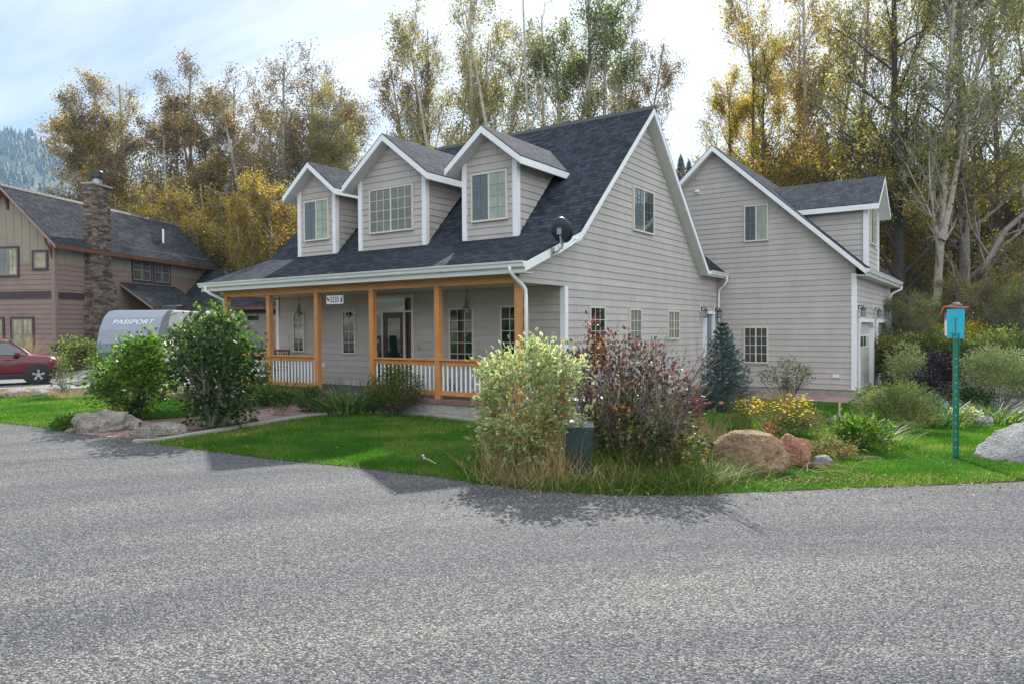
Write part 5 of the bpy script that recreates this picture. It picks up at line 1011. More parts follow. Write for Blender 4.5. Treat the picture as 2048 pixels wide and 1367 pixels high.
for a in [
 ('col', 208, 68, 165, 'twig_pale', 'lf_bronze', 'bronze cottonwood at the far left end of the left clump of trees', 1.2),
 ('fan', 262, 72, 150, 'twig_pale', 'lf_gold', 'gold and bronze cottonwood second from the left behind the neighbouring house', 1.2),
 ('round', 325, 62, 170, 'twig_pale', 'lf_bronze', 'broad bronze cottonwood behind the stone chimney side of the neighbouring house', .95),
 ('col', 398, 70, 125, 'twig_pale', 'lf_bronze', 'tall bronze cottonwood with a narrow pointed crown in the left clump', 1.15),
 ('fan', 462, 74, 150, 'twig_pale', 'lf_bronze', 'narrow brown cottonwood just right of the tallest bronze one in the left clump', 1.15),
 ('fan', 560, 66, 95, 'twig_pale', 'lf_bronze', 'tallest fan-shaped half-bare cottonwood in the left clump', 1.2),
 ('fan', 620, 70, 130, 'twig_pale', 'lf_bronze', 'half-bare grey cottonwood between the fan-shaped one and the right end of the left clump', .95),
 ('col', 668, 64, 170, 'twig_pale', 'lf_olive', 'leafier olive cottonwood at the right end of the left clump, above the small left dormer', .75)]:
    put(a[0], a[1], a[2], a[3], a[4], a[5], a[6], a[7], rz=RV+random.Random(a[1]).choice([0, math.pi]))
for i, (px, D, top, w, lf, lab) in enumerate([(170, 60, 425, 1.0, 'lf_gold', 'low golden tree rising behind the left end of the neighbouring roof'), (240, 56, 385, 1.2, 'lf_gold', 'low golden tree right behind the stone chimney'), (318, 54, 415, 1.1, 'lf_gold', 'low golden tree above the middle of the neighbouring roof'), (395, 52, 365, 1.2, 'lf_gold', 'golden tree above the white vent pipe of the neighbouring roof'),
    (470, 50, 425, 1.2, 'lf_gold', 'golden tree behind the far end of the neighbouring roof'), (530, 47, 350, 1.1, 'lf_gold', 'golden tree in the gap between the two houses'), (578, 52, 400, 1.1, 'lf_olive', 'olive tree touching the left edge of the grey house roof'), (645, 60, 400, 1.0, 'lf_bronze', 'bronze tree seen just above the small left dormer'), (-10, 66, 425, 1.1, 'lf_gold', 'golden tree top just over the left edge of the neighbouring ridge'), (60, 70, 405, 1.0, 'lf_gold', 'golden tree top just over the ridge left of the chimney')]):
    put('bush', px, D, top, 'bark', lf, lab, w, 7, group='lower autumn trees behind the houses')
put('bark' and 'round', 505, 44, 300, 'bark_pale', 'lf_gold', 'pale-trunked golden tree standing in the gap left of the grey house', .55)
for a in [
 ('fan', 935, 50, -60, 'bark_pale', 'lf_olive', 'tall thin-leaved cottonwood behind the middle dormer', .95, 0),
 ('fan', 868, 56, 40, 'bark', 'lf_bronze', 'sparse half-bare cottonwood left of the thin-leaved one above the middle dormer', .7, math.pi),
 ('bare', 1062, 46, -40, 'bark_pale', 'lf_gold', 'nearly bare cottonwood with several pale stems behind the main ridge', .9, 0),
 ('col', 1165, 47, -60, 'bark_pale', 'lf_green', 'dense green-leaved cottonwood behind the peak of the main gable', 1.05, 0),
 ('fan', 1238, 54, 0, 'bark', 'lf_bronze', 'feathery half-bare cottonwood right of the green one behind the main gable peak', .72, 0),
 ('col', 1495, 44, 45, 'bark_dark', 'lf_yellow', 'golden-yellow cottonwood with a dark trunk behind the garage gable', .8, 0),
 ('fan', 1600, 50, -110, 'bark_pale', 'lf_gold', 'very tall golden-brown cottonwood rising behind the garage roof', .9, 0),
 ('sparse', 1700, 47, -40, 'bark', 'lf_olive', 'slender almost bare cottonwood above the garage dormer', .8, 0),
 ('ivy', 1795, 38, -200, 'bark_dark', 'lf_olive', 'dark-trunked leafy cottonwood just right of the garage', .8, 0),
 ('sparse', 1872, 35, -220, 'bark_pale', 'lf_green', 'pale-trunked tall cottonwood behind the birdhouse', .7, 0),
 ('ivy', 1925, 37, -160, 'bark', 'lf_olive', 'ivy-clad grey-trunked cottonwood right of the pale-trunked one', .85, 0),
 ('sparse', 2010, 42, -120, 'bark', 'lf_olive', 'tall thin cottonwood at the right edge of the view', .8, math.pi),
 ('fan', 2130, 40, -150, 'bark', 'lf_olive', 'half-bare cottonwood just past the right edge', .8, 0)]:
    put(a[0], a[1], a[2], a[3], a[4], a[5], a[6], a[7], rz=RV+a[8])
for i, (px, D, top, w, lf, lab) in enumerate([(1445, 52, 300, .7, 'lf_gold', 'small golden tree left of the garage gable peak'), (1640, 50, 270, 1.1, 'lf_bronze', 'bronze low tree behind the left part of the garage dormer'), (1560, 46, 300, 1.0, 'lf_gold', 'golden low tree just above the garage ridge'), (1735, 48, 300, 1.0, 'lf_gold', 'golden low tree behind the garage dormer roof'),
    (1800, 44, 430, 1.0, 'lf_yellow', 'yellow low tree right of the garage gutter'), (1860, 33, 590, 1.0, 'lf_olive', 'green bushy tree behind the dark shrub'), (1980, 31, 530, 1.0, 'lf_olive', 'olive bushy tree right of the birdhouse'), (2040, 27, 560, 1.1, 'lf_green', 'green bush at the right edge behind the variegated dogwood'), (1990, 50, 330, 1.3, 'lf_yellow', 'yellow low tree far behind the birdhouse'), (2060, 45, 300, 1.2, 'lf_gold', 'golden tree at the far right edge'), (1850, 52, 340, 1.5, 'lf_yellow', 'yellow low tree in the distance just right of the garage dormer'), (1935, 48, 400, 1.3, 'lf_yellow', 'yellow low tree in the distance behind the pale trunk'), (2030, 50, 360, 1.4, 'lf_yellow', 'yellow low tree in the distance at the right edge'), (1820, 28, 585, .9, 'lf_green', 'green bush just right of the garage corner'), (2120, 33, 450, 1.2, 'lf_olive', 'green tree beyond the right edge')]):
    put('bush', px, D, top, 'bark', lf, lab, w, 7, group='lower autumn trees behind the houses')
for i, (x, y, s_) in enumerate(((18, -14, 9), (26, -24, 11), (10, -30, 10), (2, -36, 12), (-8, -34, 9), (-18, -36, 11), (-30, -33, 10), (32, -10, 10), (-44, -30, 12), (14, -42, 13), (38, 2, 11), (-2, -48, 14))):
    tree(TM['bush'], ['green tree across the road behind the viewpoint, mirrored in the front windows'][0], (x, y, 0), 7, s_, i*1.3, 'bark_dark', 'lf_green', 1.5, 'trees across the road')
# leaning curved trunk at the right
rg = np.random.default_rng(5); cp = dp(1905, 33); mm = Mesh(); C, r_ = trunkchain([(0, 0, 0), (.4, .2, 3.0), (2.2, 1.2, 7.2), (6.2, 3.6, 10.2)], .24, .07, 9, rg, .05); T = C[None]
mm.add(tubes(T, r_[None], 9)); A, ra = grow(T, r_[None], 16, .35, 1, 45, .35, .6, .15, rg, 6, .4); mm.add(tubes(A, ra, 5)); B, rb = grow(A, ra, 8, .2, 1, 40, .45, .3, .18, rg, 5, .5); mm.add(tubes(B, np.maximum(rb, .008), 3))
ct = thing('leaning_tree', 'bare curved tree leaning to the right behind the birdhouse', 'tree', (cp[0], cp[1], float(tz(cp[0], cp[1]))-.1)); a = link('trunk', mm.me('leaning_wood', ['bark'], True), ct)
lm = Mesh(); E = B[:, 2:].reshape(-1, 3); E = E[rg.uniform(0, 1, len(E)) < .5]; lm.add(leafquads(np.repeat(E, 2, 0)+rg.normal(0, .15, (len(E)*2, 3)), .12, .8, rg, simple=True)); link('crown', lm.me('leaning_leaves', ['lf_olive']), ct)
# conifers
M['fir'] = leafmat('blue_green_needles', [(0, (.018, .035, .03)), (.6, (.035, .06, .05)), (1, (.06, .09, .08))], .1, .7)
def conemesh(name, seed, tiers=9, n=7):
    rg = np.random.default_rng(seed); V = []; F = []
    for t_ in range(tiers):
        z = .12+.86*t_/tiers; r_ = .24*(1-t_/tiers)**.8+.015; h = 1.5/tiers; k = len(V)
        for j in range(n*2): a = math.pi*j/n+rg.uniform(-.1, .1); q = r_*(1 if j % 2 else .5)*rg.uniform(.8, 1.2); V.append((q*math.cos(a), q*math.sin(a), z-.05*(j % 2)+rg.uniform(-.01, .01)))
        V.append((0, 0, min(1, z+h))); 
        for j in range(n*2): F.append((k+j, k+(j+1) % (2*n), k+2*n, k+2*n))
    F = [f[:3] for f in F]; k = len(V); V += [(.015, 0, 0), (-.01, .013, 0), (-.01, -.013, 0), (0, 0, .6)]; F += [(k, k+1, k+3), (k+1, k+2, k+3), (k+2, k, k+3)]
    return np.array(V), np.array(F)
CV, CF = conemesh('c', 1)
def forest(P, H, seed, tiers=4, n=4):
    V0, F0_ = conemesh('f', 2, tiers, n); rg = np.random.default_rng(seed); N_ = len(P); a = rg.uniform(0, 6.28, N_); c, s = np.cos(a), np.sin(a); w = rg.uniform(.7, 1.2, N_)
    X = (V0[None, :, 0]*c[:, None]-V0[None, :, 1]*s[:, None])*(H*w)[:, None]; Y = (V0[None, :, 0]*s[:, None]+V0[None, :, 1]*c[:, None])*(H*w)[:, None]; Z = V0[None, :, 2]*H[:, None]
    V = np.stack([X, Y, Z], -1)+P[:, None]; F = F0_[None]+(np.arange(N_)*len(V0))[:, None, None]; return V.reshape(-1, 3), F.reshape(-1, 3)
def hill(name, pxs, ridge, D0, D1, mat, z0, nz=.04, seed=1):
    px = np.linspace(pxs[0], pxs[1], 90); Ds = np.linspace(D0, D1, 40); ry = np.interp(px, [a for a, b in ridge], [b for a, b in ridge]); PX, DD = np.meshgrid(px, Ds); RY = np.tile(ry, (40, 1))
    top = (663-RY)/FPX*D1+1.95; t_ = (DD-D0)/(D1-D0); Z = z0+(top-z0)*(t_*.75+.25*t_**2)*(1-.0*t_); Z = Z+(nz*top*np.sin(PX*.021+DD*.011+seed)*np.sin(PX*.009-DD*.017))*np.sin(math.pi*t_)
    d = FW[None, None, :2]+RT[None, None, :2]*((PX-1024)/FPX)[..., None]; XY = d*DD[..., None]; V = np.concatenate([XY, Z[..., None]], -1); V = np.concatenate([V, V[-1:]*np.array([1.25, 1.25, .2])]); n, k = V.shape[:2]
    i = np.arange(n*k).reshape(n, k); F = np.stack([i[:-1, :-1].ravel(), i[:-1, 1:].ravel(), i[1:, 1:].ravel(), i[1:, :-1].ravel()], -1); o = link(name, npmesh(name, V.reshape(-1, 3), F, mat, smooth=True)); o['kind'] = 'structure'; return V
M['hill_soil'] = plain('dry_rocky_slope', (.09, .10, .07), .95, .3, .01, spec=.1); M['dry_slope'] = plain('dry_grass_slope', (.34, .27, .17), .95, .25, .05, spec=.1)
HV = hill('hill', (-1500, 900), [(-1500, 230), (-300, 225), (0, 262), (60, 272), (120, 300), (200, 350), (310, 412), (500, 470), (900, 560)], 420, 1150, 'hill_soil', 0)
rg = np.random.default_rng(9); sel = HV[:-1].reshape(-1, 3); k = rg.integers(0, 39, 16000); j = rg.integers(0, 89, 16000); u = rg.uniform(0, 1, (16000, 1)); w = rg.uniform(0, 1, (16000, 1)); P = (HV[k, j]*(1-u)+HV[k, j+1]*u)*(1-w)+(HV[k+1, j]*(1-u)+HV[k+1, j+1]*u)*w
cl = np.sin(P[:, 0]*.02)*np.sin(P[:, 1]*.017+1)+rg.uniform(-.6, 1.6, len(P)); P = P[cl > -.15]; rd = HV[39, rg.integers(0, 89, 260)]+rg.normal(0, 6, (260, 3))*np.array([1, 1, 0]); P = np.concatenate([P, rd]); V, F = forest(P, rg.uniform(8, 15, len(P)), 3)
o = link('conifer_forest', npmesh('forest', V, F, 'fir')); tag(o, 'distant blue-green conifer forest covering the left hillside', 'forest', kind='stuff')
HV2 = hill('hillside', (1150, 3200), [(1150, 560), (1300, 440), (1400, 400), (1550, 380), (1750, 350), (2048, 330), (3200, 300)], 75, 230, 'dry_slope', 1.8, seed=3)
def conifer(px, D, top, lab):
    p = dp(px, D); z = float(np.interp(D, [75, 230], [1.8, (663-400)/FPX*230])); H = (663-top)/FPX*D+1.95-z; t_ = thing('conifer_tree', lab, 'tree', (p[0], p[1], z-.3), 0, 'conifers on the dry hillside'); t_.scale = (H, H, H)
    V, F = conemesh('x', px, 16, 9); link('crown', npmesh('conifer', V, F, 'fir'), t_)
for px, D, top, lab in ((1362, 150, 312, 'blue-green conifer in the notch between the main gable and the garage gable'), (1378, 160, 322, 'shorter conifer right beside the one in the notch between the gables'), (1640, 150, 250, 'dark conifer faintly seen behind the garage dormer ridge'), (1765, 140, 320, 'conifer top seen just right of the garage dormer peak'), (1925, 170, 300, 'distant conifer behind the pale-trunked cottonwood'), (2010, 160, 290, 'distant conifer behind the trees at the far right')): conifer(px, D, top, lab)
# ------------------------------------------------------------------ shrubs
def samp(blobs, n, rg, shell=.45):
    vol = np.array([b[3]*b[4]*b[5] for b in blobs])**.8; k = rg.choice(len(blobs), n, p=vol/vol.sum()); B = np.array(blobs, float)[k]; d = unit(rg.normal(0, 1, (n, 3))); r_ = rg.uniform(0, 1, (n, 1))**shell; return B[:, :3]+d*r_*B[:, 3:6]
def shrub(name, lab, loc, blobs, n, L, leafm, asp=.6, stems=18, stemm='twig', sr=.009, per=10, sig=.055, cat='shrub', seed=1, up=.3, group=None, two=None, bare=0, zmin=.02, stemh=.85, simple=False, rz=0, shell=.45, extra=None):
    rg = np.random.default_rng(seed); t_ = thing(name, lab, cat, loc, rz, group); nc = max(4, n//per); C = samp(blobs, nc, rg, shell)
    P = np.repeat(C, per, 0)+rg.normal(0, sig, (nc*per, 3)); P = P[P[:, 2] > zmin]; lm_ = Mesh(); D_ = unit(P-np.array([0, 0, P[:, 2].mean()*.6]))*.9+np.array([0, 0, .35]); st_ = rg.bit_generator.state
    lm_.add(leafquads(P, L, asp, rg, D=D_, simple=simple, up=up), 0)
    if two: rg.bit_generator.state = st_; lm_.add(leafquads(P+D_*L*.06, L*.62, asp*.8, rg, D=D_, simple=simple, off=.002), 1); 
    link('foliage', lm_.me('foliage', [leafm]+([two] if two else [])), t_)
    if stems:
        sm_ = Mesh(); idx = rg.choice(len(C), min(stems, len(C)), replace=False); E = C[idx].copy(); B0 = E*np.array([.18, .18, 0])+rg.normal(0, .04, (len(E), 3))*np.array([1, 1, 0]); K = 6; tt = np.linspace(0, 1, K)[None, :, None]
        mid = B0*.4+E*.6; mid[:, 2] = E[:, 2]*.45; CH = B0[:, None]*(1-tt)**2+2*mid[:, None]*tt*(1-tt)+E[:, None]*tt**2; CH[:, 1:-1] += rg.normal(0, .012, CH[:, 1:-1].shape); rr_ = sr*np.linspace(1.2, .4, K)[None]*rg.uniform(.6, 1.4, (len(E), 1)); sm_.add(tubes(CH, rr_, 5))
        G1, g1 = grow(CH, rr_, 5, .4, 1, 35, .35, .3, .12, rg, 4, .6); sm_.add(tubes(G1, np.maximum(g1, .0016), 3))
        if bare: G2, g2 = grow(G1, g1, 4, .2, 1, 35, .6, .3, .15, rg, 4, .7); sm_.add(tubes(G2, np.maximum(g2, .0012), 3))
        link('stems', sm_.me('stems', [stemm], True), t_)
    return t_
def ell(rg, n, R0, H, r_, top=1.): return [(rg.uniform(-R0, R0), rg.uniform(-R0, R0)*.8, rg.uniform(r_, H-r_*.6), r_*rg.uniform(.7, 1.2), r_*rg.uniform(.7, 1.2), r_*rg.uniform(.7, 1.1)) for _ in range(n)]
M['lf_lilac'] = leafmat('glossy_dark_green_leaves', [(0, (.015, .035, .012)), (.5, (.04, .09, .022)), (.85, (.075, .15, .028)), (1, (.18, .24, .04))], .42, .32, .6)
M['lf_bright'] = leafmat('bright_green_leaves', [(0, (.03, .07, .01)), (.5, (.07, .15, .02)), (.85, (.12, .22, .03)), (1, (.25, .30, .05))], .5, .45)
M['lf_cream'] = leafmat('cream_edged_leaves', [(0, (.24, .30, .12)), (.4, (.36, .42, .18)), (.8, (.56, .60, .34)), (1, (.45, .30, .12))], .45, .5)
M['lf_greyg'] = leafmat('grey_green_leaf_centre', [(0, (.09, .15, .04)), (.6, (.16, .25, .07)), (1, (.28, .34, .11))], .4, .5)
M['lf_purple'] = leafmat('dark_purple_leaves', [(0, (.025, .018, .020)), (.3, (.06, .034, .036)), (.5, (.06, .06, .03)), (.7, (.11, .06, .045)), (.88, (.20, .11, .05)), (.96, (.30, .07, .06)), (1, (.42, .12, .10))], .3, .42, .5)
M['lf_red'] = leafmat('crimson_leaves', [(0, (.16, .015, .025)), (.5, (.34, .05, .07)), (.8, (.46, .12, .12)), (1, (.45, .2, .1))], .5, .4)
M['lf_orange'] = leafmat('orange_brown_leaves', [(0, (.30, .12, .04)), (.6, (.48, .22, .07)), (1, (.55, .33, .14))], .5, .5)
M['lf_black'] = leafmat('blackish_purple_leaves', [(0, (.008, .006, .012)), (.6, (.02, .014, .026)), (1, (.05, .03, .05))], .1, .3, .6)
M['lf_spruce'] = leafmat('blue_spruce_needles', [(0, (.035, .085, .075)), (.5, (.07, .14, .125)), (1, (.14, .22, .20))], .1, .6)
M['lf_flower'] = leafmat('yellow_flowers', [(0, (.65, .45, .01)), (1, (.8, .62, .03))], .4, .5)
M['lf_potent'] = leafmat('fine_ochre_green_leaves', [(0, (.06, .07, .02)), (.4, (.13, .13, .04)), (.75, (.24, .20, .06)), (1, (.30, .18, .06))], .4, .5, clump=3)
M['lf_spirea'] = leafmat('soft_green_leaves', [(0, (.04, .07, .018)), (.5, (.09, .14, .035)), (.85, (.17, .22, .06)), (1, (.32, .26, .08))], .45, .5, clump=2)
M['blade'] = leafmat('iris_blades', [(0, (.03, .08, .025)), (.6, (.075, .16, .04)), (.9, (.17, .24, .05)), (1, (.38, .26, .07))], .35, .45)
M['straw'] = leafmat('dry_straw', [(0, (.20, .12, .06)), (.5, (.36, .25, .12)), (1, (.55, .43, .25))], .3, .7)
M['wildgrass'] = leafmat('long_grass_blades', [(0, (.03, .07, .012)), (.5, (.07, .14, .02)), (.8, (.15, .20, .03)), (1, (.38, .32, .12))], .45, .5)
rr = random.Random(3)
q = gp(262, 838); bl = [(.1, 0, .4, .35, .4, .4), (-.5, 0, .75, .55, .5, .4), (.4, .1, .9, .55, .55, .5), (0, 0, 1.15, .7, .6, .42), (.3, 0, 1.65, .5, .45, .28), (-.95, .1, .85, .42, .4, .28), (.8, 0, 1.4, .42, .45, .32), (-.55, 0, 1.2, .38, .4, .22), (.65, 0, 1.8, .3, .3, .2), (.95, 0, .95, .3, .35, .35), (-.15, 0, 1.6, .2, .3, .2)]
SA = shrub('shrub', 'tall light green lilac-like shrub left of the brick path entrance', q, bl, 5600, .085, 'lf_bright', .85, 34, 'twig_dark', .012, 9, .12, seed=2, shell=.5)
q = gp(425, 852); bl = [(0, 0, .5, .45, .5, .5), (-.55, 0, 1.1, .5, .5, .5), (.4, 0, 1.1, .6, .55, .6), (-.1, 0, 1.6, .75, .6, .5), (.1, 0, 2.1, .5, .5, .28), (.8, 0, 1.6, .42, .42, .35), (.95, 0, .9, .35, .4, .4), (-.75, 0, 1.75, .38, .35, .3), (-.4, 0, .35, .3, .3, .3), (-.95, 0, 1.35, .3, .3, .3), (.5, 0, .35, .4, .35, .3), (1.1, 0, 1.3, .25, .3, .3), (.45, 0, 2.0, .3, .3, .2)]
SA.scale = (1.16, 1.1, .93)
SB = shrub('shrub', 'tall dark glossy green lilac-like shrub right of the brick path entrance', q, bl, 6000, .088, 'lf_lilac', .85, 40, 'twig', .014, 8, .12, seed=5, shell=.55)
SB.scale = (1.14, 1.08, 1.03)
q = gp(128, 792); shrub('shrub', 'thin young shrub with sparse yellowing leaves left of the light green shrub', q, [(0, 0, .6, .35, .3, .5), (.15, 0, 1.0, .25, .25, .3)], 420, .09, 'lf_spirea', .6, 10, 'twig', .012, 5, .06, seed=8)
q = gp(132, 858); shrub('perennial', 'low ferny green rosette at the left end of the long pale boulder', q, [(0, 0, .12, .28, .25, .16)], 900, .08, 'lf_bright', .4, 8, 'twig', .004, 8, .04, seed=9, cat='plant')
q = gp(410, 715, .78); shrub('shrub', 'dark green shrub at the foot of the stone chimney', dp(150, 31.5, .6), [(0, 0, .5, 1.1, .8, .55), (.9, 0, .4, .8, .7, .5)], 2600, .13, 'lf_green', .6, 10, 'twig', .015, 10, .1, seed=10)
# dogwood hedge
q = gp(1040, 950); bl = [(0, 0, 1.4, .5, .45, .32), (-.38, 0, 1.15, .42, .4, .38), (.35, 0, 1.3, .42, .4, .35), (.1, .1, 1.6, .36, .32, .2), (-.5, 0, .85, .28, .3, .3), (.1, 0, .7, .45, .4, .30), (-.4, -.1, .4, .3, .3, .2), (.1, -.2, .3, .3, .25, .2), (-.25, 0, 1.5, .25, .25, .16), (.55, 0, .9, .35, .3, .35), (.6, 0, 1.45, .28, .25, .2), (-.55, 0, 1.35, .3, .3, .22), (.3, 0, .95, .4, .4, .3)]
DG = shrub('dogwood', 'cream and green variegated dogwood at the left end of the roadside hedge', (q[0], q[1]+.28, 0), bl + [(-.1, -.25, .45, .5, .25, .35), (.2, -.2, .55, .3, .25, .3), (-.5, -.1, .6, .35, .3, .35), (-.68, 0, 1.0, .25, .25, .4), (-.62, 0, 1.4, .25, .25, .25), (.05, -.25, .35, .45, .25, .3)], 4800, .086, 'lf_cream', .56, 70, 'twig', .006, 7, .075, seed=12, two='lf_greyg', bare=1, shell=.5)
rg = np.random.default_rng(44); P = samp([(-.1, -.1, .6, .6, .4, .4), (.3, -.1, 1.0, .5, .4, .4), (-.4, 0, 1.1, .4, .3, .4)], 260, rg, .4); lm = Mesh(); lm.add(leafquads(P, .075, .5, rg)); link('rusty_leaves', lm.me('rusty', ['lf_orange']), DG)
q = gp(1215, 948); bl = [(-.72, -.05, 1.15, .28, .3, .4), (-.55, -.1, 1.5, .25, .25, .25), (-.30, 0, 1.5, .45, .4, .35), (.05, 0, 1.25, .55, .45, .42), (-.35, 0, .95, .35, .4, .35), (0, -.1, .7, .5, .4, .35), (.5, 0, 1.2, .48, .4, .42), (-.38, 0, 1.85, .18, .2, .22), (.25, 0, 1.65, .3, .25, .22), (.35, -.15, .45, .6, .35, .3), (.9, 0, .95, .35, .3, .4), (-.15, -.2, .35, .3, .3, .22), (.85, -.1, .4, .4, .3, .3)]
PL = shrub('purple_shrub', 'dark purple shrub with crimson tips and bare grey branches in the roadside hedge', (q[0]+.02, q[1]+.40, 0), bl, 3500, .066, 'lf_purple', .62, 100, 'twig', .010, 5, .07, seed=14, bare=1, shell=.5)
rg = np.random.default_rng(31)
P = np.concatenate([np.array([x, y, z])+rg.normal(0, s_, (n, 3)) for x, y, z, s_, n in ((-.42, -.1, 2.02, .05, 26), (-.4, -.1, 1.85, .06, 20), (-.15, -.2, 1.62, .09, 26), (.05, -.2, 1.5, .1, 22), (.25, -.1, 1.75, .05, 10), (.55, -.1, 1.7, .05, 9), (.95, -.1, 1.35, .04, 8), (-.75, 0, 1.75, .04, 7), (.0, -.3, .9, .07, 10), (.75, -.1, 1.45, .05, 7), (-.45, -.3, .75, .05, 10), (1.18, -.2, 1.0, .05, 16), (1.18, -.2, .88, .04, 14))])
lm = Mesh(); P = P[::2]; lm.add(leafquads(P, .06, .45, rg, D=np.tile([0, 0, .6], (len(P), 1)))); link('crimson_leaves', lm.me('crimson', ['lf_red']), PL)
P = np.concatenate([np.array([x, y, z])+rg.normal(0, s_, (n, 3)) for x, y, z, s_, n in ((-.55, -.45, .55, .06, 16), (-.4, -.45, .5, .05, 12), (.25, -.4, .85, .06, 14), (-.25, -.2, 1.72, .05, 10), (.15, -.35, 1.2, .06, 8))])
lm = Mesh(); lm.add(leafquads(P, .08, .5, rg, D=np.tile([0, 0, .3], (len(P), 1)))); link('orange_leaves', lm.me('orange', ['lf_orange']), PL)
# bare grey branches fanning to the right
K = 6; n = 16; B0 = np.stack([rg.uniform(.1, .8, n), rg.uniform(-.2, .2, n), np.zeros(n)], -1); E = np.stack([rg.uniform(.5, 1.45, n), rg.uniform(-.3, .3, n), rg.uniform(1.1, 1.95, n)], -1); tt = np.linspace(0, 1, K)[None, :, None]; mid = B0*.5+E*.5-np.array([.12, 0, 0]); CH = B0[:, None]*(1-tt)**2+2*mid[:, None]*tt*(1-tt)+E[:, None]*tt**2+rg.normal(0, .015, (n, K, 3)); r1 = np.linspace(.014, .005, K)[None]*rg.uniform(.7, 1.5, (n, 1))
sm_ = Mesh(); sm_.add(tubes(CH, r1, 6)); G1, g1 = grow(CH, r1, 5, .3, 1, 32, .35, .4, .1, rg, 5, .6); sm_.add(tubes(G1, g1, 4)); G2, g2 = grow(G1, g1, 4, .2, 1, 30, .5, .4, .12, rg, 4, .7); sm_.add(tubes(G2, np.maximum(g2, .0012), 3)); link('bare_branches', sm_.me('bare', ['twig'], True), PL)
lm = Mesh(); P = samp([(-.1, -.1, .55, .6, .4, .4), (.5, -.1, .5, .6, .4, .35), (.1, 0, .95, .5, .4, .3), (.95, 0, .45, .4, .35, .35)], 240, rg, .5); P = np.repeat(P, 5, 0)+rg.normal(0, .06, (1200, 3)); P = P[P[:, 2] > .04]; lm.add(leafquads(P, .075, .6, rg)); link('green_leaves', lm.me('green', ['lf_spirea']), PL)
# generic blades
def blades(P, L, w, rg, lean=.5, K=4, bend=.6, az=None):
    n = len(P); a = rg.uniform(0, 2*math.pi, n) if az is None else az; L = L*rg.uniform(.6, 1.2, n); l = lean*rg.uniform(.3, 1.3, n); h = np.stack([np.cos(a), np.sin(a), np.zeros(n)], -1); sd_ = np.stack([-np.sin(a), np.cos(a), np.zeros(n)], -1)
    rot = rg.uniform(-.9, .9, n)[:, None]; sd_ = unit(sd_*np.cos(rot)+h*np.sin(rot)); V = []; F = []
    for k in range(K+1):
        t_ = k/K; r_ = (L*(l*t_+bend*l*t_*t_))[:, None]; z = (L*t_*(1-.35*bend*l*t_))[:, None]; c = P+h*r_+np.array([0, 0, 1.])*z; ww = (w*(1-t_**2.2)*.5+.0004); V += [c-sd_*ww, c+sd_*ww]
    V = np.stack(V, 1).reshape(-1, 3); b = (np.arange(n)*(2*K+2))[:, None]; F = np.concatenate([b+np.array([2*k, 2*k+1, 2*k+3, 2*k+2]) for k in range(K)]); return V, F
def clump(name, lab, loc, R0, n, L, w, mat, seed, lean=.6, cat='plant', group=None, sy=1.):
    rg = np.random.default_rng(seed); P = rg.normal(0, R0*.4, (n, 3))*np.array([1, sy, 0]); az_ = np.arctan2(P[:, 1], P[:, 0])+rg.normal(0, .6, n); m_ = Mesh(); m_.add(blades(P, L, w, rg, lean, 5, .8, az_)); o = link(name, m_.me(name, [mat]), None, loc); return tag(o, lab, cat, group)
q = np.array([-15.95, 11.98, 0]); clump('iris_clump', 'clump of sword-like iris leaves in front of the railing at the porch\'s left end', q, .65, 260, .78, .038, 'blade', 1, .75)
q = np.array([-12.75, 11.75, 0]); clump('iris_clump', 'clump of arching iris leaves between the entry step and the rose bush', q, .85, 300, .80, .038, 'blade', 2, .95)
q = gp(1880, 850, -.05); clump('iris_clump', 'clump of upright iris leaves between the spirea and the birdhouse post', q, .5, 130, .52, .032, 'blade', 3, .5)
q = gp(2000, 838, -.05); clump('iris_clump', 'low arching leaves under the variegated dogwood by the drive', q, .8, 150, .42, .025, 'blade', 4, .9)
q = gp(1740, 890); clump('daylily_clump', 'thin arching daylily leaves at the right side of the peony', q, .6, 150, .45, .016, 'wildgrass', 5, .9)
q = np.array([-13.75, 11.35, 0]); shrub('peony', 'small dark green peony in front of the porch entry', q, [(0, 0, .30, .36, .32, .26)], 900, .085, 'lf_lilac', .45, 8, 'twig_dark', .006, 8, .05, seed=20, cat='plant')
q = gp(560, 830); shrub('perennial', 'small yellowing plant beside the brick path', q, [(0, 0, .18, .25, .22, .12)], 130, .07, 'lf_spirea', .5, 7, 'twig', .004, 5, .04, seed=21, cat='plant')
q = np.array([-11.45, 11.85, 0]); shrub('rose_bush', 'loose dark green rose bush in front of the railing left of the hedge', q, [(-.5, 0, .55, .32, .3, .4), (.1, 0, .7, .3, .3, .45), (.55, 0, .65, .25, .3, .4), (0, 0, .4, .6, .35, .3), (-.2, 0, .9, .2, .2, .25), (.25, 0, 1.0, .2, .2, .22)], 7500, .042, 'lf_green', .6, 26, 'twig_dark', .006, 9, .06, seed=22, bare=1)
q = gp(905, 812); shrub('perennial', 'thin straggling plant against the brick porch edge', q, [(0, 0, .4, .2, .2, .35)], 160, .05, 'lf_green', .55, 9, 'twig_dark', .004, 5, .04, seed=23, cat='plant')
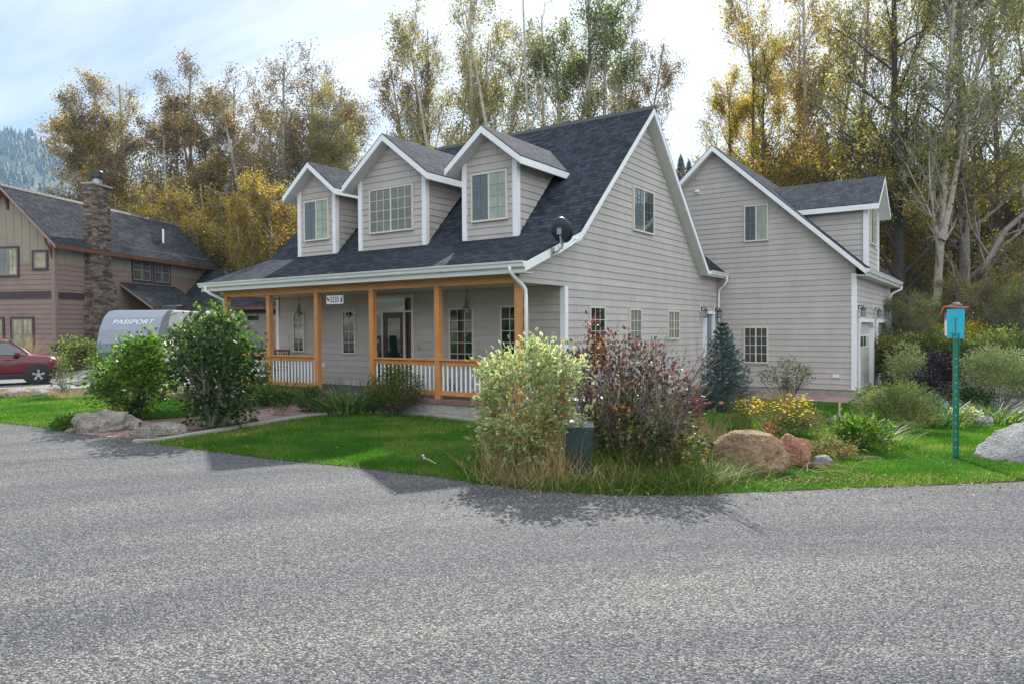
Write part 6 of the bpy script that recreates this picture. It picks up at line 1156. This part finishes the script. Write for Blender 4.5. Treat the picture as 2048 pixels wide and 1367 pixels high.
# right garden
q = gp(1445, 820, -.1)
def spruce(loc, H=2.2):
    rg = np.random.default_rng(7); t_ = thing('spruce_tree', 'young blue-green spruce in front of the side door', 'tree', loc); w = Mesh(); C, r_ = trunkchain([(0, 0, 0), (0, 0, H*.5), (.01, 0, H)], .04, .006, 9, rg, .003); w.add(tubes(C[None], r_[None], 8)); BR = []
    z = .08
    while z < H*.97:
        n = 11 if z < H*.7 else 7; L = .86*(1-z/H)**.85+.05; a0 = rg.uniform(0, 6)
        for j in range(n):
            a = a0+j*2*math.pi/n+rg.normal(0, .15); l = L*rg.uniform(.75, 1.15); el_ = .05+.55*(z/H)**1.5+rg.normal(0, .05); K = 5; pts = [(math.cos(a)*l*k/4*math.cos(el_), math.sin(a)*l*k/4*math.cos(el_), z+l*k/4*math.sin(el_)+.06*l*(k/4)**2-.05*l*math.sin(k/4*3.1)) for k in range(K)]; BR.append(pts)
        z += .062+.07*(z/H)
    B_ = np.array(BR); rb = np.linspace(.008, .002, 5)[None]*np.ones((len(B_), 1)); w.add(tubes(B_, rb, 4)); S, rs = grow(B_, rb, 12, .15, .98, 48, .33, .05, .05, rg, 4, .6); w.add(tubes(S, np.maximum(rs, .0012), 3)); link('trunk', w.me('spruce_wood', ['twig_dark'], True), t_)
    A = np.concatenate([B_, ]); P = []; D_ = []
    for arr, cnt in ((B_, 60), (S, 26)):
        n = len(arr); u = rg.uniform(.15, 1, (n, cnt))*(arr.shape[1]-1); i = np.minimum(u.astype(int), arr.shape[1]-2); f_ = (u-i)[..., None]; ii = np.arange(n)[:, None]; p = arr[ii, i]*(1-f_)+arr[ii, i+1]*f_; d = unit(arr[ii, i+1]-arr[ii, i]); P.append(p.reshape(-1, 3)); D_.append(d.reshape(-1, 3))
    P = np.concatenate(P); D_ = np.concatenate(D_); l_ = Mesh(); nd_ = unit(D_*.8+rg.normal(0, .6, D_.shape)); s_ = unit(np.cross(nd_, rg.normal(0, 1, P.shape))); Ln = .030*rg.uniform(.7, 1.2, (len(P), 1)); V = np.stack([P-s_*.0014, P+s_*.0014, P+nd_*Ln+s_*.0006, P+nd_*Ln-s_*.0006], 1).reshape(-1, 3)
    V = np.stack([P-s_*.0036, P+s_*.0036, P+nd_*Ln+s_*.0018, P+nd_*Ln-s_*.0018], 1).reshape(-1, 3); l_.add((V, np.arange(len(P)*4).reshape(-1, 4))); link('needles', l_.me('needles', ['lf_spruce']), t_)
spruce((q[0], q[1], -.1))
q = gp(1570, 800, -.18); shrub('shrub', 'small dark-leaved shrub in front of the garage wall', q, [(-.45, 0, .7, .3, .3, .35), (.1, 0, .95, .28, .3, .35), (.5, 0, .8, .3, .3, .35), (0, 0, .5, .4, .3, .3)], 1500, .05, 'lf_green', .6, 26, 'twig_dark', .008, 7, .06, seed=25, bare=1)
q = gp(1530, 872); PO = shrub('potentilla', 'spreading ochre-green shrub dotted with yellow flowers behind the tan boulder', (q[0], q[1]+.3, 0), [(-.5, .1, .35, .4, .4, .3), (0, .1, .42, .45, .4, .32), (.45, .1, .4, .4, .4, .3), (.75, 0, .28, .3, .3, .25), (.2, .3, .6, .3, .3, .18)], 13000, .022, 'lf_potent', .5, 30, 'twig_dark', .004, 16, .05, seed=26)
rg = np.random.default_rng(6); P = samp([(.45, .0, .50, .45, .35, .28), (.6, 0, .65, .2, .2, .15), (-.3, 0, .52, .45, .35, .18)], 230, rg, .5); P[:, 1] -= .1; F2 = Mesh()
for k in range(5): a = k*1.256; dd = np.tile([math.cos(a), math.sin(a), .25], (len(P), 1)); rg2 = np.random.default_rng(4); F2.add(leafquads(P, .022, .9, rg2, D=dd*5, simple=True))
link('flowers', F2.me('flowers', ['lf_flower']), PO)
q = gp(1536, 876); shrub('creeper', 'small crimson-leaved creeper at the foot of the yellow-flowered shrub', (q[0], q[1]-.0, 0), [(0, 0, .15, .17, .12, .11)], 90, .06, 'lf_red', .5, 6, 'twig_dark', .004, 5, .05, seed=27, cat='plant')
q = gp(1785, 862); shrub('spirea', 'rounded feathery green spirea mound beside the garage corner', (q[0], q[1]+.5, -.03), [(-.35, 0, .45, .5, .5, .42), (.3, 0, .48, .5, .5, .42), (0, .1, .62, .45, .4, .30)], 15000, .038, 'lf_spirea', .38, 40, 'twig', .004, 14, .055, seed=28, cat='shrub')
q = gp(1722, 902); shrub('peony', 'glossy bright green peony clump behind the flat pale slab', (q[0], q[1]+.12, 0), [(0, 0, .25, .42, .35, .22), (-.2, 0, .33, .25, .25, .15)], 1500, .10, 'lf_bright', .30, 16, 'twig_dark', .006, 9, .06, seed=29, cat='plant')
q = gp(1872, 812, -.15); shrub('purple_shrub', 'near-black purple-leaved ninebark left of the birdhouse post', q, [(0, 0, .7, .55, .5, .5), (-.4, 0, .45, .4, .4, .35), (.25, 0, 1.05, .38, .35, .32), (-.05, 0, 1.2, .25, .25, .2)], 5200, .055, 'lf_black', .6, 30, 'twig_dark', .008, 10, .07, seed=30)
q = gp(1985, 822, -.15); bl = [(0, 0, .8, .75, .6, .6), (-.5, 0, 1.1, .4, .4, .35), (.5, 0, .9, .55, .5, .5), (0, 0, 1.3, .6, .5, .3), (.9, 0, .7, .4, .4, .45)]
shrub('dogwood', 'large grey-green variegated dogwood right of the birdhouse post', (q[0]+.1, q[1]+.3, -.15), bl, 9000, .06, 'lf_cream', .55, 40, 'twig', .008, 9, .07, seed=32, two='lf_greyg')
q = gp(1815, 775, -.2); shrub('dogwood', 'smaller grey-green variegated shrub at the far corner of the garage', dp(1812, 24, -.2), [(0, 0, .9, .7, .6, .7), (.4, 0, .5, .6, .5, .4)], 3600, .08, 'lf_cream', .55, 20, 'twig', .008, 9, .09, seed=33, two='lf_greyg')
q = gp(1930, 845, -.05); shrub('hosta', 'low cream-edged hosta right of the birdhouse post', q, [(0, 0, .14, .33, .28, .12)], 420, .085, 'lf_cream', .6, 0, seed=34, per=7, sig=.05, cat='plant', two='lf_bright')
q = gp(1925, 815, -.1); shrub('perennial', 'broad-leaved green plant between the near-black shrub and the birdhouse post', (q[0]+.15, q[1], -.1), [(0, 0, .25, .55, .4, .2)], 900, .10, 'lf_lilac', .5, 8, 'twig_dark', .006, 8, .06, seed=35, cat='plant')
q = gp(1840, 848); shrub('perennial', 'rusty-edged low plant at the right foot of the spirea', (q[0], q[1]+.1, 0), [(0, 0, .16, .35, .28, .16)], 1300, .045, 'lf_potent', .5, 8, 'twig', .004, 9, .05, seed=36, cat='plant')
q = gp(1665, 915); CR = shrub('creeper', 'rusty red-green creeper tangled over the small rocks right of the reddish boulder', (q[0], q[1]+.05, 0), [(0, 0, .16, .36, .26, .15), (-.25, 0, .1, .2, .2, .1)], 900, .05, 'lf_potent', .5, 26, 'straw', .005, 8, .05, seed=37, cat='plant', bare=1)
q = gp(1590, 868); shrub('creeper', 'dark green creeper along the top of the reddish boulder', (q[0], q[1]+.0, 0), [(0, 0, .2, .45, .2, .15)], 900, .05, 'lf_lilac', .5, 8, 'twig_dark', .004, 8, .05, seed=38, cat='plant')
for i, (x, D, h, w_, lf, lab) in enumerate([(1800, 26, 1.9, 1.5, 'lf_olive', 'olive bush against the far end of the garage wall'), (1850, 25, 2.0, 1.6, 'lf_green', 'green bush filling the gap behind the near-black shrub'), (1950, 24, 2.1, 1.7, 'lf_green', 'dark green bush behind the large variegated dogwood'), (2060, 22, 2.2, 1.6, 'lf_green', 'dark green bush at the right edge of the view'), (1905, 30, 2.4, 2.0, 'lf_yellow', 'yellowish bush further back behind the birdhouse')]):
    p = dp(x, D); z = float(tz(p[0], p[1])); shrub('shrub', lab, (p[0], p[1], z), [(0, 0, h*.45, w_*.6, w_*.5, h*.45), (w_*.3, 0, h*.7, w_*.4, w_*.4, h*.3), (-w_*.35, 0, h*.6, w_*.4, w_*.4, h*.35)], 6500, .10, lf, .6, 20, 'twig_dark', .012, 10, .13, seed=60+i, group='green bushes at the wood edge', simple=True)
# dry grass tufts by the neighbouring drive, feather grass behind the car
for i, (px, py) in enumerate(((15, 792), (45, 793), (95, 790), (135, 795), (60, 786))):
    q = gp(px, py); clump('dry_grass_tuft', ['tuft of dry tan grass at the left frame edge below the red car', 'tuft of dry tan grass between two rocks below the red car', 'tuft of dry tan grass right of the rocks below the red car', 'tuft of dry tan grass beside the thin young shrub', 'tuft of dry tan grass close to the front wheel of the red car'][i], q, .5, 170, .30, .006, 'straw', 70+i, .8, 'grass tuft', 'dry grass tufts along the neighbouring drive')
p = dp(30, 31, .5); clump('feather_grass', 'tall straw-coloured ornamental grass behind the red car', p, .7, 420, 1.35, .012, 'straw', 80, .45, 'ornamental grass')
# ------------------------------------------------------------------ lawn grass: one object
def polysample(poly, n, rg):
    P = np.array(poly); x0, y0 = P.min(0); x1, y1 = P.max(0); p = rg.uniform(0, 1, (n, 2))*[x1-x0, y1-y0]+[x0, y0]; return p[inpoly(p[:, 0], p[:, 1], poly)]
def area(poly): P = np.array(poly); x0, y0 = P.min(0); x1, y1 = P.max(0); return (x1-x0)*(y1-y0)
rg = np.random.default_rng(77); VV = []; FF = []; nb_ = 0
M['grass'] = leafmat('mown_grass', [(0, (.035, .105, .010)), (.5, (.06, .17, .016)), (.85, (.10, .23, .022)), (1, (.26, .27, .07))], .42, .6, .15, clump=.7)
for poly, dens in ((LAWN1, 3600), (LAWN2, 3000), (LAWN3, 2600)):
    p = polysample(poly, int(area(poly)*dens), rg); D_ = p@_f[:2]; S_ = p@_r[:2]; ok = (D_ > 4) & (np.abs(S_) < D_*.80) & (rg.uniform(0, 1, len(p)) < np.clip((11/np.maximum(D_, 1))**1.7, 0, 1)); p = p[ok]; D_ = D_[ok]
    if poly is LAWN1: bad = inpoly(p[:, 0], p[:, 1], PATH); p = p[~bad]; D_ = D_[~bad]
    if poly is LAWN3: bad = inpoly(p[:, 0], p[:, 1], BED); p = p[~bad]; D_ = D_[~bad]
    n = len(p); z = tz(p[:, 0], p[:, 1]); sc_ = np.maximum(1, D_/10); h = rg.uniform(.025, .055, n)*(1+.35*np.sin(p[:, 0]*2.1)*np.sin(p[:, 1]*1.7)); w = .0042*sc_*rg.uniform(.7, 1.3, n); a = rg.uniform(0, 6.28, n); b_ = rg.uniform(0, 6.28, n); l = rg.uniform(0, .7, n)*h
    B = np.stack([p[:, 0], p[:, 1], z-.002], -1); sdv = np.stack([np.cos(a), np.sin(a), 0*a], -1)*w[:, None]; tip = B+np.stack([np.cos(b_)*l, np.sin(b_)*l, h], -1); V = np.stack([B-sdv, B+sdv, tip], 1).reshape(-1, 3); F = np.arange(n*3).reshape(n, 3)+nb_; nb_ += n*3; VV.append(V); FF.append(F)
o = link('grass', npmesh('grass', np.concatenate(VV), np.concatenate(FF), 'grass')); tag(o, 'mown green lawn grass around the houses', 'grass', kind='stuff'); print('grass blades', nb_//3)
# rough grass along the road edge and around the hedge
P = []; e = np.array(redge)
for i in range(2, len(e)-1):
    a, b_ = e[i], e[i+1]; L = np.linalg.norm(b_-a); n = int(L*70); t_ = rg.uniform(0, 1, (n, 1)); nn = np.array([-(b_-a)[1], (b_-a)[0]])/L; q_ = a+(b_-a)*t_+nn*np.abs(rg.normal(0, .17, (n, 1))*(1+.8*np.sin(t_*9+i)))-nn*.06; P.append(q_)
P = np.concatenate(P); ok = ~inpoly(P[:, 0], P[:, 1], PATH); P = P[ok]; P = np.concatenate([P, np.zeros((len(P), 1))], 1); ms = Mesh(); ms.add(blades(P, .07, .006, rg, .9, 2), 0)
hb = [gp(*c) for c in ((975, 962), (1020, 968), (1080, 978), (1190, 980), (1260, 978), (1330, 980), (1400, 975), (1440, 960))]
for i, c in enumerate(hb):
    n = 330; p = np.array(c)[None]+np.concatenate([rg.normal(0, .22, (n, 2)), np.zeros((n, 1))], 1)+np.array([0, .25, 0]); ms.add(blades(p, .26 if i > 2 else .15, .006, rg, .95, 4), 0 if i != 1 else 1); p = np.array(c)[None]+np.concatenate([rg.normal(0, .25, (90, 2)), np.zeros((90, 1))], 1)+np.array([0, .25, 0]); ms.add(blades(p, .36, .005, rg, .8, 4), 1 if i < 4 else 0)
for c, n, L_ in (((1060, 945), 900, .8), ((1005, 945), 220, .7), ((1085, 960), 120, .5), ((1300, 930), 200, .6), ((1370, 900), 200, .5), ((1330, 850), 200, .6), ((1410, 890), 260, .42)):
    q_ = gp(*c); p = q_[None]+np.concatenate([rg.normal(0, .2, (n, 2)), np.zeros((n, 1))], 1)+np.array([0, .15, 0]); ms.add(blades(p, L_, .006, rg, .35, 5, .4), 1)
for c, n, L_ in (((1240, 950), 300, .55), ((1330, 950), 300, .5), ((1400, 930), 300, .5), ((1195, 945), 160, .5), ((940, 930), 60, .45)):
    q_ = gp(*c); p = q_[None]+np.concatenate([rg.normal(0, .2, (n, 2)), np.zeros((n, 1))], 1)+np.array([0, .1, 0]); ms.add(blades(p, L_, .008, rg, .6, 5, .8), 0)
o = link('rough_grass', ms.me('rough_grass', ['wildgrass', 'straw'])); tag(o, 'long green grass and dry straw under the roadside hedge and along the road edge', 'grass', kind='stuff')
# dead stems tangled over the rocks
K = 7; n = 46; q_ = gp(1610, 935); B0 = q_[None]+rg.normal(0, 1, (n, 3))*np.array([.35, .12, 0])+np.array([0, .05, .02]); CH = [B0]; d = unit(rg.normal(0, 1, (n, 3))*np.array([1, .5, .3])+np.array([0, -.2, .55]))
for k in range(1, K): d = unit(d+np.array([0, 0, -.28])+rg.normal(0, .16, d.shape)); nx = CH[-1]+d*.085; nx[:, 2] = np.maximum(nx[:, 2], .012); CH.append(nx)
dm = Mesh(); dm.add(tubes(np.stack(CH, 1), np.full((n, K), .0038), 4)); o = link('dead_stems', dm.me('dead_stems', ['straw'], True)); tag(o, 'tangle of pale dead stems lying over the grass by the tan and reddish boulders', 'dead stems')
# fallen leaves
M['litter'] = leafmat('fallen_leaves', [(0, (.10, .045, .02)), (.5, (.22, .11, .05)), (.8, (.34, .20, .09)), (1, (.45, .34, .2))], .2, .7)
pts = []
for c, n, sx, sy in (((1480, 965), 260, .8, .12), ((1650, 960), 320, .9, .15), ((1850, 958), 200, 1.1, .2), ((1200, 978), 160, 1.0, .12), ((300, 884), 200, .5, .15), ((880, 838), 300, .9, .18), ((420, 866), 260, .8, .2), ((1900, 975), 140, 1.5, .25), ((1300, 1000), 90, 1.8, .25), ((560, 846), 160, 1.2, .3), ((700, 880), 120, 1.6, .5), ((1850, 910), 160, 1.4, .6)):
    q_ = gp(*c); v_ = rg.normal(0, 1, (n, 2))*[sx, sy]; w_ = np.stack([v_[:, 0]*_r[0]+v_[:, 1]*_f[0], v_[:, 0]*_r[1]+v_[:, 1]*_f[1]], -1); pts.append(np.concatenate([q_[None, :2]+w_, np.full((n, 1), .018)], 1))
P = np.concatenate(pts); lf = Mesh(); lf.add(leafquads(P, .038, .7, rg, up=2.5)); o = link('fallen_leaves', lf.me('fallen_leaves', ['litter'])); tag(o, 'brown fallen leaves scattered along the road edge and flower beds', 'fallen leaves', kind='stuff')
# ------------------------------------------------------------------ haze
m = bpy.data.materials.new('haze'); m.use_nodes = True; t = m.node_tree; t.nodes.clear(); o_ = t.nodes.new('ShaderNodeOutputMaterial'); v = t.nodes.new('ShaderNodeVolumePrincipled'); v.inputs['Density'].default_value = .00022; v.inputs['Color'].default_value = (.45, .70, 1, 1); t.links.new(v.outputs[0], o_.inputs['Volume'])
if HAZE:
    mb = MB(); mb.box((-1900, -120, -1.2), (1500, 1900, 400)); o = mb.build('haze', m); o['kind'] = 'stuff'
